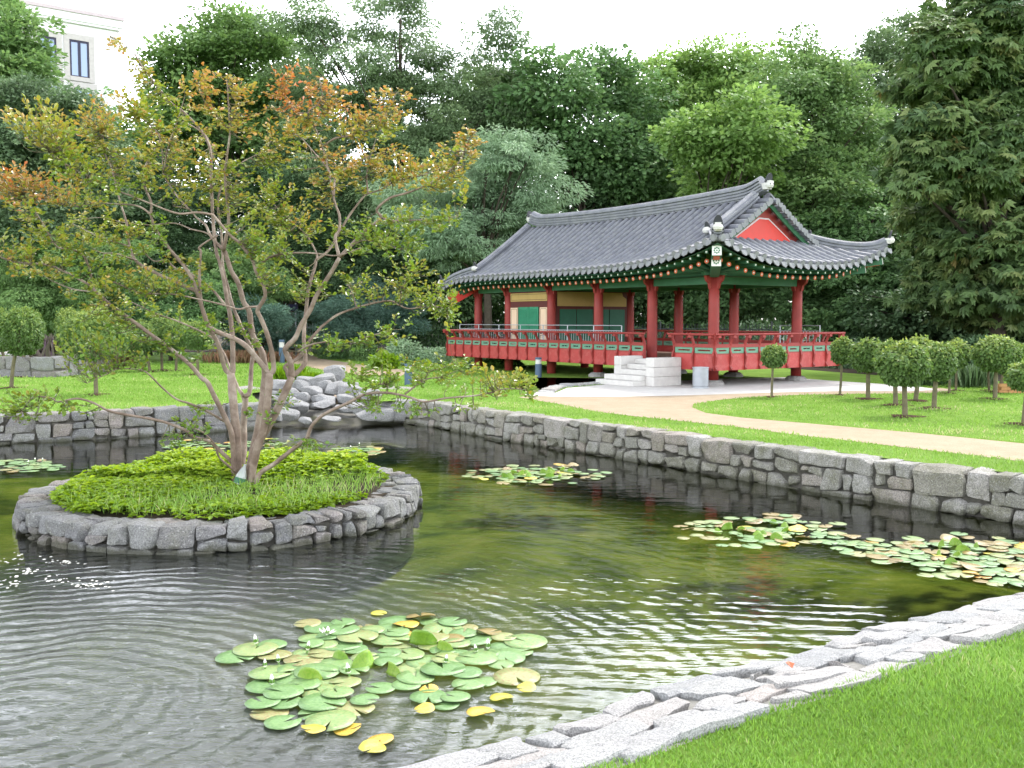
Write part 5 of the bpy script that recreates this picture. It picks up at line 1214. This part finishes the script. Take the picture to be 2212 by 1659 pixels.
for pts, w0, w1, d0_, d1_ in LIMBS:
    m_ = len(pts); W3 = []
    seg = np.concatenate([[0], np.cumsum([math.dist(pts[i], pts[i+1]) for i in range(m_-1)])]); seg = seg/seg[-1]
    for (x, y), f in zip(pts, seg):
        bow = .25*math.sin(PI*f)*math.copysign(1, d1_-d0_); W3.append(PY(x, y, TY + d0_ + (d1_-d0_)*f*1.5 + bow*.3))
    W3 = np.array(W3)
    if pts[0][1] > 1035: W3[0, 2] = .16
    sp = spline(W3, 4); f = np.linspace(0, 1, len(sp)); k = TY/FPX/2*1.05
    rad = (w0+(w1-w0)*f**.8)*k
    if pts[0][1] > 1035: rad[:3] *= np.array([1.35, 1.18, 1.06])
    rad = rad*(1+.06*np.sin(np.arange(len(sp))*1.7+len(skel)))
    mb.tube(sp-tloc, rad, 10)
    skel.append(np.concatenate([sp, f[:, None], rad[:, None]], 1))
SK = np.concatenate(skel)
BLOBS = [(255,95,24,16,.75),(300,140,32,28,.55),(320,200,50,35,.35),(240,240,60,35,.65),(340,250,70,40,.3),(450,190,60,40,.75),(540,240,40,50,.7),(480,250,40,30,.55),(390,290,60,35,.6),(640,190,60,50,.95),(730,230,50,30,.85),(700,270,60,30,.55),(840,225,45,35,.75),(790,260,40,30,.65),(830,280,50,20,.35),(620,290,50,35,.65),(600,320,50,30,.5),
 (60,245,50,30,.5),(110,270,60,35,.5),(160,310,60,40,.35),(200,280,60,35,.6),(270,330,70,50,.45),(180,350,70,40,.25),(230,400,80,35,.2),(40,400,60,40,.85),(110,400,60,30,.75),(30,440,40,20,.4),(160,440,50,20,.55),(5,385,35,30,.8),
 (330,340,70,40,.45),(400,390,70,40,.35),(440,350,50,50,.55),(520,420,60,40,.4),(560,370,60,40,.25),(600,440,70,40,.35),(560,480,60,40,.25),(600,520,60,40,.2),(540,530,40,25,.15),(470,410,50,30,.45),(660,460,50,30,.55),(720,390,50,30,.55),(760,330,60,30,.75),(830,340,50,30,.65),(790,380,60,30,.5),(880,370,60,30,.65),(930,360,60,40,.55),(980,330,45,35,.6),(1015,300,26,28,.75),(960,395,45,25,.45),
 (800,490,40,25,.15),(850,500,60,30,.15),(900,470,70,28,.25),(960,470,45,22,.25),(870,540,40,30,.1),(800,520,50,25,.15),(700,500,40,25,.25),
 (560,580,50,30,.25),(620,590,60,30,.25),(650,620,50,25,.25),(740,620,60,30,.15),(800,600,60,30,.35),(870,600,70,35,.35),(930,620,55,40,.25),(955,660,40,30,.25),(900,660,60,25,.15),(980,690,18,18,.1),
 (60,500,50,40,.35),(130,520,60,40,.35),(200,480,60,30,.35),(240,500,60,25,.45),(30,560,40,30,.5),(90,570,50,25,.5),(170,570,60,30,.2),(240,540,60,30,.25),(300,510,50,25,.15),(340,510,25,40,.05),(310,600,70,25,.45),(370,580,60,25,.45),(260,610,70,25,.25),(190,640,60,25,.4),(250,660,70,30,.35),(330,650,60,30,.25),(400,620,50,30,.3),
 (210,710,50,30,.15),(170,740,50,25,.2),(250,740,60,20,.15),(330,730,60,25,.15),(400,740,50,28,.1),(180,790,50,13,.15),(280,780,50,13,.15),(40,870,60,22,.15),(90,850,50,18,.2),(70,890,50,13,.15),(160,880,45,10,.1),(370,950,45,14,.0),(430,870,30,18,0),(415,915,40,18,0),
 (700,740,60,20,.05),(780,740,70,25,.1),(830,720,50,20,.15),(615,862,26,18,.0),(575,890,36,14,0),(645,960,46,16,0),(690,965,30,12,0),
 (780,810,55,24,.1),(840,800,60,30,.1),(900,800,60,30,.15),(960,790,50,25,.15),(1000,810,50,28,.25),(1060,820,60,28,.45),(1110,830,48,26,.35),(1148,848,18,12,.1),(830,880,38,14,0),(900,888,46,13,.0),(790,870,20,18,0),(1005,880,20,9,.1),(480,700,40,28,.1),(540,720,36,22,.15)]
P_, D_, N_, v_ = [], [], [], []; r = np.random.RandomState(12)
ok = (SK[:, 3] > .30); SKo = SK[ok]
SKx = CX + (SKo[:,0]/SKo[:,1])*FPX; SKy = CY - ((SKo[:,2]-CAMZ)/SKo[:,1]+PITCH)*FPX      # rough photo position, to find the nearest limb
twigs = MB()
for (x, y, rx, ry, og) in BLOBS:
    nt = int(4 + rx*ry/(60 if y < 420 else 70 if y < 560 else 92))
    for _ in range(nt):
        a, q = r.rand()*6.28, math.sqrt(r.rand()); tx, ty = x+1.18*rx*q*math.cos(a), y+1.18*ry*q*math.sin(a)
        dd = np.hypot(SKx-tx, (SKy-ty)) + np.where(SKy < ty-6, 35, 0) + 6*r.rand(len(SKx))
        i = int(np.argmin(dd)); s = SKo[i, :3]
        T = PY(tx, ty, s[1] + r.normal(0, .28)); L = np.linalg.norm(T-s)
        m_ = (s+T)/2 + np.array([0, 0, -.10*L]) + r.normal(0, .05*L, 3)
        sp = spline([s, m_, T], 5); twigs.tube(sp-tloc, np.linspace(min(.006, SKo[i,4]*.7), .0016, len(sp)), 4, cap=False)
        td = norm(sp[-1]-sp[-3]); nl = r.randint(6, 11); back = min(.20, L*.7)
        for j in range(nl):
            f = j/(nl-1); p = T - td*back*(1-f) + r.normal(0, .012, 3)
            sd = norm(np.cross(td, (0,0,1))+1e-6)*(1 if j % 2 else -1)
            d = td*(.35+.5*f) + sd*r.uniform(.5, 1.0)*(1-.4*f) + np.array([0,0,r.uniform(-.25,.45)]) + r.normal(0, .22, 3)
            P_.append(p); D_.append(d); N_.append(norm(np.array([0,-.25,1.0])+r.normal(0,.5,3))); v_.append(np.clip(og*.78+.05+.16*(f-.4)+r.normal(0, .12), 0, 1))
n = len(P_); s = r.uniform(.6, 1.25, n)
leafmesh('foliage', np.array(P_)-tloc, np.array(D_), np.array(N_), .060*s, .038*s, np.array(v_), M['lf_crape'], cr, fold=True, droop=.12)
o_t = mb.build('trunk', M['crape_bark'], cr, smooth=True)
twigs.build('twigs', M['bark_stem'], cr)

# ---- plastic bottle stood upside down at the foot of the tree
bt = thing('plastic_bottle', 'clear plastic bottle leaning upside down against the crape myrtle stems', 'bottle', G(513, 1054, .27)); ax = norm(np.array([.09, .06, .30]))
mbb = MB(); mbb.lathe([(.030,0),(.060,.008),(.063,.03),(.061,.06),(.063,.09),(.061,.13),(.055,.16),(.030,.23),(.016,.26),(.016,.285)], n=18)
ob = mbb.build('bottle_body', M['plastic'], bt, smooth=True); ob.rotation_euler = ax_e = Vector(ax).to_track_quat('Z', 'Y').to_euler()
mbb = MB(); mbb.lathe([(.0642,.055),(.0645,.12)], n=18, cap=False); lb = mbb.build('bottle_label', M['green'], bt, smooth=True); lb.rotation_euler = ax_e

# ================================================================== water lilies
def pad_mesh(kind, r, nseg=22):
    mb = MB(); nt = r.uniform(.10, .22); a = np.linspace(nt, 2*PI-nt, nseg); V = [(0, 0, .004)]
    w1, w2, p1, p2 = r.uniform(.0,.03), r.uniform(.02,.05), r.rand()*6, r.rand()*6
    for f in (.55, 1.0):
        for x in a:
            q = f*(1+.02*math.sin(3*x+p1)+.012*math.sin(7*x+p2)); z = .004+(w2*math.sin(2*x+p2)+w1*math.sin(5*x+p1))*.35*f*f + (.02*f**6 if kind == 'rim' else .012*f**6)
            if kind == 'curl': z += .32*max(0, math.cos(x-p1))**2*f*f
            V.append((q*math.cos(x), q*math.sin(x), z))
    n = nseg; F = [(0, 1+i, 2+i) for i in range(n-1)]+[(1+i, 1+n+i, 2+n+i, 2+i) for i in range(n-1)]
    mb.add(V, F); return mb
def upright_mesh(r):
    """a young leaf standing out of the water, folded along its midrib"""
    mb = MB(); A = []
    for u in np.linspace(-1, 1, 9):
        row = []
        for w in np.linspace(0, 1, 6):
            h = math.sqrt(max(0, 1-(u*.96)**2)); x = u*1.0*(.55+.45*w*0+.45); z = .05+w*h*1.15; y = .75*abs(u)**1.3*(.4+.6*w)-.25*w*w
            row.append((x*.95, y, z))
        A.append(row)
    mb.grid(np.array(A)); return mb
rl = np.random.RandomState(91)
def protos(m, kinds, nv=4):
    out = []
    for i in range(nv):
        o = pad_mesh(kinds[i % len(kinds)], rl).build('lily_pad', m, None, smooth=True); sol = o.modifiers.new('s', 'SOLIDIFY'); sol.thickness = .007; sol.offset = -1; COL.objects.unlink(o); out.append(o)
    return out
PADS = {'g': protos(M['pad'], ['flat','flat','rim','flat'], 5), 'w': protos(M['pad_worn'], ['flat','rim'], 4), 'y': protos(M['pad_yellow'], ['curl','flat','curl'], 3), 'b': protos(M['pad_brown'], ['flat','curl'], 3)}
up_ = []
for i in range(3):
    o = upright_mesh(rl).build('upright_leaf', M['pad_upright'], None, smooth=True); sol = o.modifiers.new('s', 'SOLIDIFY'); sol.thickness = .02; COL.objects.unlink(o); up_.append(o)
def put(o, parent, loc, s, rz, tilt=(0,0)):
    c = o.copy(); COL.objects.link(c); c.parent = parent; c.location = tuple(loc); c.scale = (s, s, s); c.rotation_euler = (tilt[0], tilt[1], rz); return c
def bud(parent, loc, h, openess, white=True):
    mb = MB(); mb.tube([(0,0,-.12),(0,0,.0)], .008, 6, 1); prof = [(.004,0),(.020,.012),(.024,.035),(.017,.06),(.004,.082)]
    for j in range(4):
        a = j*PI/2; mb.add([(0,0,0),(.023*math.cos(a-.75),.023*math.sin(a-.75),.03),(.026*math.cos(a),.026*math.sin(a),.028),(.023*math.cos(a+.75),.023*math.sin(a+.75),.03),(.004*math.cos(a),.004*math.sin(a),.074)], [(0,1,2),(0,2,3),(1,4,2),(2,4,3)], 1)
    mb.lathe([(.003,.0),(.016,.014),(.0175,.035),(.012,.064),(.003,.084)], n=10, mat=0)
    if openess:
        for j in range(9):
            a = j*2*PI/9; ca, sa = math.cos(a), math.sin(a); mb.add([(0,0,.01),(.05*ca-.014*sa,.05*sa+.014*ca,.03),(.085*ca,.085*sa,.055),(.05*ca+.014*sa,.05*sa-.014*ca,.03)], [(0,1,2,3)], 0)
    o = mb.build('flower_bud', [M['petal'], M['sepal']], parent, smooth=True); o.location = tuple(loc); s = h/.085; o.scale = (s,s,s); o.rotation_euler = (rl.normal()*.12, rl.normal()*.12, rl.rand()*6); return o
def lily(label, ell, npad, rad, mix, seed, yellow=(), uprights=(), buds=(), rndup=0, rim=.35, clip=None):
    """ell: photo ellipse(s) on the water; pads are packed in it, nearly covering"""
    r = np.random.RandomState(seed); x0, y0 = np.mean([e[0] for e in ell]), np.mean([e[1] for e in ell])
    c0 = G(x0, y0, 0); t = thing('water_lily', label, 'water lily', c0, 0, 'water lily plants in the pond'); placed = []; tries = 0
    def add(kind, p, s, tilt=None):
        q = PADS[kind]; o = q[r.randint(len(q))]; tl = tilt if tilt is not None else (r.normal(0,.02), r.normal(0,.02))
        put(o, t, (p[0]-c0[0], p[1]-c0[1], .006+.004*len(placed)%.02+r.rand()*.006), s, r.rand()*6.28, tl); placed.append((p[0], p[1], s))
    for (x, y) in yellow: add('y', G(x, y, 0), rad*r.uniform(.42, .68), (r.normal(0,.05), r.normal(0,.05)))
    while len(placed) < npad and tries < 6000:
        tries += 1; e = ell[r.randint(len(ell))]; a, q = r.rand()*6.28, math.sqrt(r.rand()); p = G(e[0]+e[2]*q*math.cos(a), e[1]+e[3]*q*math.sin(a), 0); s = rad*r.uniform(.62, 1.12)
        if any(math.hypot(p[0]-b[0], p[1]-b[1]) < (s+b[2])*.52 for b in placed): continue
        edge = q > .72; w = np.array(mix, float); w = w*np.array([1-.55*edge, 1+.6*edge, 1+2*edge*rim, 1+2.5*edge*rim]); k = 'gwyb'[r.choice(4, p=w/w.sum())]
        add(k, p, s, (r.normal(0,.05), r.normal(0,.05)) if k in 'yb' else None)
    U = list(uprights)
    for _ in range(rndup): e = ell[0]; a, q = r.rand()*6.28, math.sqrt(r.rand())*.55; U.append((e[0]+e[2]*q*math.cos(a), e[1]+e[3]*q*math.sin(a)))
    for (x, y) in U:
        p = G(x, y, 0)-c0; o = put(up_[r.randint(3)], t, (p[0], p[1], 0), rad*r.uniform(.5, .8), r.uniform(-.9, .9), (r.uniform(-.7, .1), 0))
    for (x, y, op) in buds: p = G(x, y, 0)-c0; bud(t, (p[0], p[1], .03), r.uniform(.055, .072), op)
    return t
lily('big foreground water lily patch with white buds and yellowing outer pads', [(760,1420,265,75),(860,1450,290,95),(920,1400,230,62),(660,1500,120,80)], 99, .134, (.82,.14,.01,.03), 601,
     yellow=[(818,1327),(888,1375),(926,1495),(917,1539),(677,1584),(751,1580),(822,1601),(805,1622),(1137,1493),(1038,1547),(1083,1510)],
     uprights=[(797,1447),(664,1476),(909,1397),(955,1410),(729,1432),(840,1460)],
     buds=[(554,1401,0),(706,1382,1),(664,1415,0),(573,1452,0),(602,1441,0),(754,1466,0),(588,1491,0),(1054,1412,0),(963,1442,0),(1030,1418,0)])
lily('water lily patch near the mossy wall with raised bright green leaves in its middle', [(1155,1027,160,22),(1140,1027,110,18)], 92, .095, (.70,.2,.03,.07), 602, rndup=15)
lily('water lily patch in front of the mossy wall with withered leaves at its left', [(1640,1150,185,38),(1640,1153,160,34),(1860,1182,70,24)], 98, .095, (.55,.3,.035,.12), 603, rndup=11)
lily('water lily patch with browning rim at the right edge of the photo', [(2065,1205,185,48),(2170,1222,90,50)], 98, .105, (.58,.22,.04,.16), 604, rndup=8)
lily('small water lily patch between island and stream mouth', [(775,976,58,10)], 30, .10, (.8,.1,.04,.06), 605, buds=[(757,974,0),(776,966,0)])
lily('pale water lily patch at the left edge below the far wall', [(50,1008,90,13)], 42, .10, (.85,.08,.03,.04), 606, buds=[(75,1001,0),(92,1001,0),(60,1007,0)])
lily('water lily patch seen behind the crape myrtle stems', [(440,962,95,11),(560,960,60,10)], 62, .10, (.8,.1,.04,.05), 607)
# foam flecks
r = np.random.RandomState(3); mb = MB()
for (x, y, rx, ry, n) in [(60,1208,60,10,22),(20,1255,30,14,20),(120,1255,30,10,14),(150,1215,30,4,18),(60,1232,24,5,22),(200,1262,40,10,26)]:
    for _ in range(n):
        p = G(x+rx*r.normal()*.6, y+ry*r.normal()*.6, .004); mb.disc(p, (0,0,1), r.uniform(.006,.018), 6)
tag(mb.build('foam', M['petal']), 'white foam flecks drifting on the dark water left of the island', 'foam', kind='stuff')

# ================================================================== white building behind the trees
Bc = PY(252, 39, 70.0); uu = np.array([.80, .60, 0]); uu /= np.linalg.norm(uu); brz = math.atan2(uu[1], uu[0])
bd = thing('office_building', 'white stone building with tall narrow windows behind the left trees', 'building', (Bc[0], Bc[1], LZ), brz)
H = Bc[2]-LZ
mb = MB(); mb.bbox((-30,0,0),(0,14,H-.9)); wl2 = mb.build('wall', M['facade'], bd)
mb = MB(); mb.bbox((-30.2,-.25,H-.9),(.2,14.2,H-.75)); mb.bbox((-30.3,-.35,H-.748),(.3,14.3,H-.25)); mb.build('cornice', M['facade'], bd)
mb = MB(); mb.bbox((-30.4,-.45,H-.248),(.4,14.4,H)); mb.build('roof_edge', M['facade_line'], bd)
bi = np.array([[uu[0], uu[1]],[-uu[1], uu[0]]])
def facade_x(px):                                                   # where the sight line through photo column px meets the facade
    d = ray(px, 120); a = d[0]/d[1]; M2 = np.array([[uu[0], -a*1.0],[uu[1], -1.0]]); s = np.linalg.solve(M2, -Bc[:2]); return s[0]
for (xa, xb, ya, yb) in [(150,192,88,167),(84,122,79,148),(18,52,70,139),(157,196,192,265),(88,124,178,250),(20,56,165,238)]:
    s0, s1 = facade_x(xa), facade_x(xb); q = Bc[:2]+uu[:2]*(s0+s1)/2
    z1 = PY(0, ya, q[1])[2]-LZ; z0 = PY(0, yb, q[1])[2]-LZ
    f = MB()
    t_ = .16
    f.bbox((s0-.35,-.10,z0-.3),(s0,.06,z1+.4)); f.bbox((s1,-.10,z0-.3),(s1+.35,.06,z1+.4)); f.bbox((s0,-.10,z1),(s1,.06,z1+.4)); f.bbox((s0,-.14,z0-.3),(s1,.06,z0)); fo = f.build('window', M['facade_trim'], bd)
    g = MB(); g.bbox((s0,-.02,z0),(s1,-.004,z1)); g.build('pane', M['glass'], fo)
    fr = MB(); fr.bbox((s0,-.06,z0),(s0+.12,-.021,z1)); fr.bbox((s1-.12,-.06,z0),(s1,-.021,z1)); fr.bbox((s0+.12,-.06,z1-.14),(s1-.12,-.021,z1)); fr.bbox(((s0+s1)/2-.09,-.065,z0),((s0+s1)/2+.09,-.021,z1-.14)); fr.bbox((s0+.12,-.06,z0),(s1-.12,-.022,z0+.08)); fr.build('frame', M['win_frame'], fo)

# ================================================================== street furniture
def fence(p0, p1, label, h=1.55, m='fence'):
    p0, p1 = np.array([*p0, LZ]), np.array([*p1, LZ]); t = thing('picket_fence', label, 'fence', p0, 0, 'steel picket fence sections'); d = p1-p0; L = np.linalg.norm(d)
    mb = MB()
    for z in (.22, h-.2): mb.tube([np.array([0,0,z]), d+np.array([0,0,z])], .022, 6)
    for s in np.arange(.1, L, .14): q = d*s/L; mb.tube([q+(0,0,.1), q+(0,0,h)], .011, 5)
    mb.build('pickets', M[m], t)
    for s in np.arange(0, L+.01, L/max(1, round(L/2.5))): q = d*s/L; m2 = MB(); m2.box(q+np.array([0,0,h/2+.05]), (.03,.03,h/2+.06)); m2.build('post', M[m], t)
fence((-15,50.5), (-1.5,48.5), 'pale steel picket fence behind the pines at left of the pavilion'); fence((-1.2,48.4), (10,37.5), 'dark picket fence running behind the pavilion', m='fence_dark')
def bollard(px, by, ty, rad, label):
    b = G(px, by, LZ); h = PY(px, ty, b[1])[2]-LZ; t = thing('bollard_light', label, 'bollard light', b, 0, 'blue grey bollard lights')
    mb = MB(); mb.lathe([(rad,0),(rad,h*.66),(rad*.98,h*.67)], n=20); mb.build('post', M['bollard'], t, smooth=False)
    mb = MB(); mb.lathe([(rad*.8,h*.66),(rad*.8,h*.90)], n=20)
    for i in range(4): z = h*(.69+.055*i); mb.lathe([(rad*.8,z),(rad*1.0,z+.006*h),(rad*1.0,z+.022*h),(rad*.8,z+.028*h)], n=20)
    mb.build('louvre', M['white'], t); mb = MB(); mb.lathe([(rad,h*.90),(rad,h*.985),(rad*.9,h)], n=20); mb.build('cap', M['bollard'], t)
bollard(609, 784, 734, .11, 'slim blue grey bollard light beside the far sandy path'); bollard(882, 832, 786, .10, 'blue grey bollard light hidden by crape leaves left of the pavilion'); bollard(1163, 815, 772, .10, 'blue grey bollard light under the pavilion deck'); bollard(2207, 848, 772, .22, 'thick bollard light with white louvres at the right edge')
lp = G(640, 770, LZ); Yl = lp[1]; hl = PY(640, 655, Yl)[2]-LZ
t = thing('lamp_post', 'thin grey lamp post with box head in front of the far fence', 'lamp post', lp)
mb = MB(); mb.tube([(0,0,0),(0,0,hl)], [.05,.035], 10); mb.build('pole', M['steel'], t, smooth=True)
mb = MB(); mb.bbox((-.32,-.12,hl-.35),(.10,.12,hl-.05)); mb.build('lamp_head', M['win_frame'], t)
bp_ = G(1513, 838, LZ+.008); t = thing('litter_bin', 'ribbed round steel litter bin beside the pavilion steps', 'litter bin', bp_)
mb = MB(); prof = [(.15,.0),(.17,.0),(.17,.045),(.19,.05)]
for i in range(13): z = .055+i*.034; prof += [(.198,z),(.198,z+.020),(.188,z+.023),(.188,z+.031)]
prof += [(.205,.50),(.205,.525),(.185,.525),(.18,.10)]; mb.lathe(prof, n=28); mb.build('body', M['steel'], t, smooth=False)
mb = MB(); mb.lathe([(.03,.0),(.21,.0),(.21,.03),(.172,.035)], n=28); mb.build('foot', M['steel'], t)
bw = G(2183, 849, LZ); mb = MB(); 
for i in range(3):
    for j in range(3): mb.bbox((-.32+j*.215+(.05 if i % 2 else 0), -.11, .002+i*.075), (-.32+j*.215+.205+(.05 if i % 2 else 0), .11, .002+i*.075+.068))
o = mb.build('brick_wall', M['brick']); o.location = tuple(bw); tag(o, 'low orange brick wall stub beside the thick bollard', 'brick wall')
# fallen leaf on the near edging
lf = G(1707, 1437, .53); mb = MB(); mb.add([(0,-.035,0),(.018,-.006,.012),(0,.035,.008),(-.02,.0,.015)], [(0,1,2,3)]); o = mb.build('fallen_leaf', M['orange']); o.location = tuple(lf); so = o.modifiers.new('s','SOLIDIFY'); so.thickness = .003; tag(o, 'single orange brown fallen leaf on the near stone edging', 'leaf')
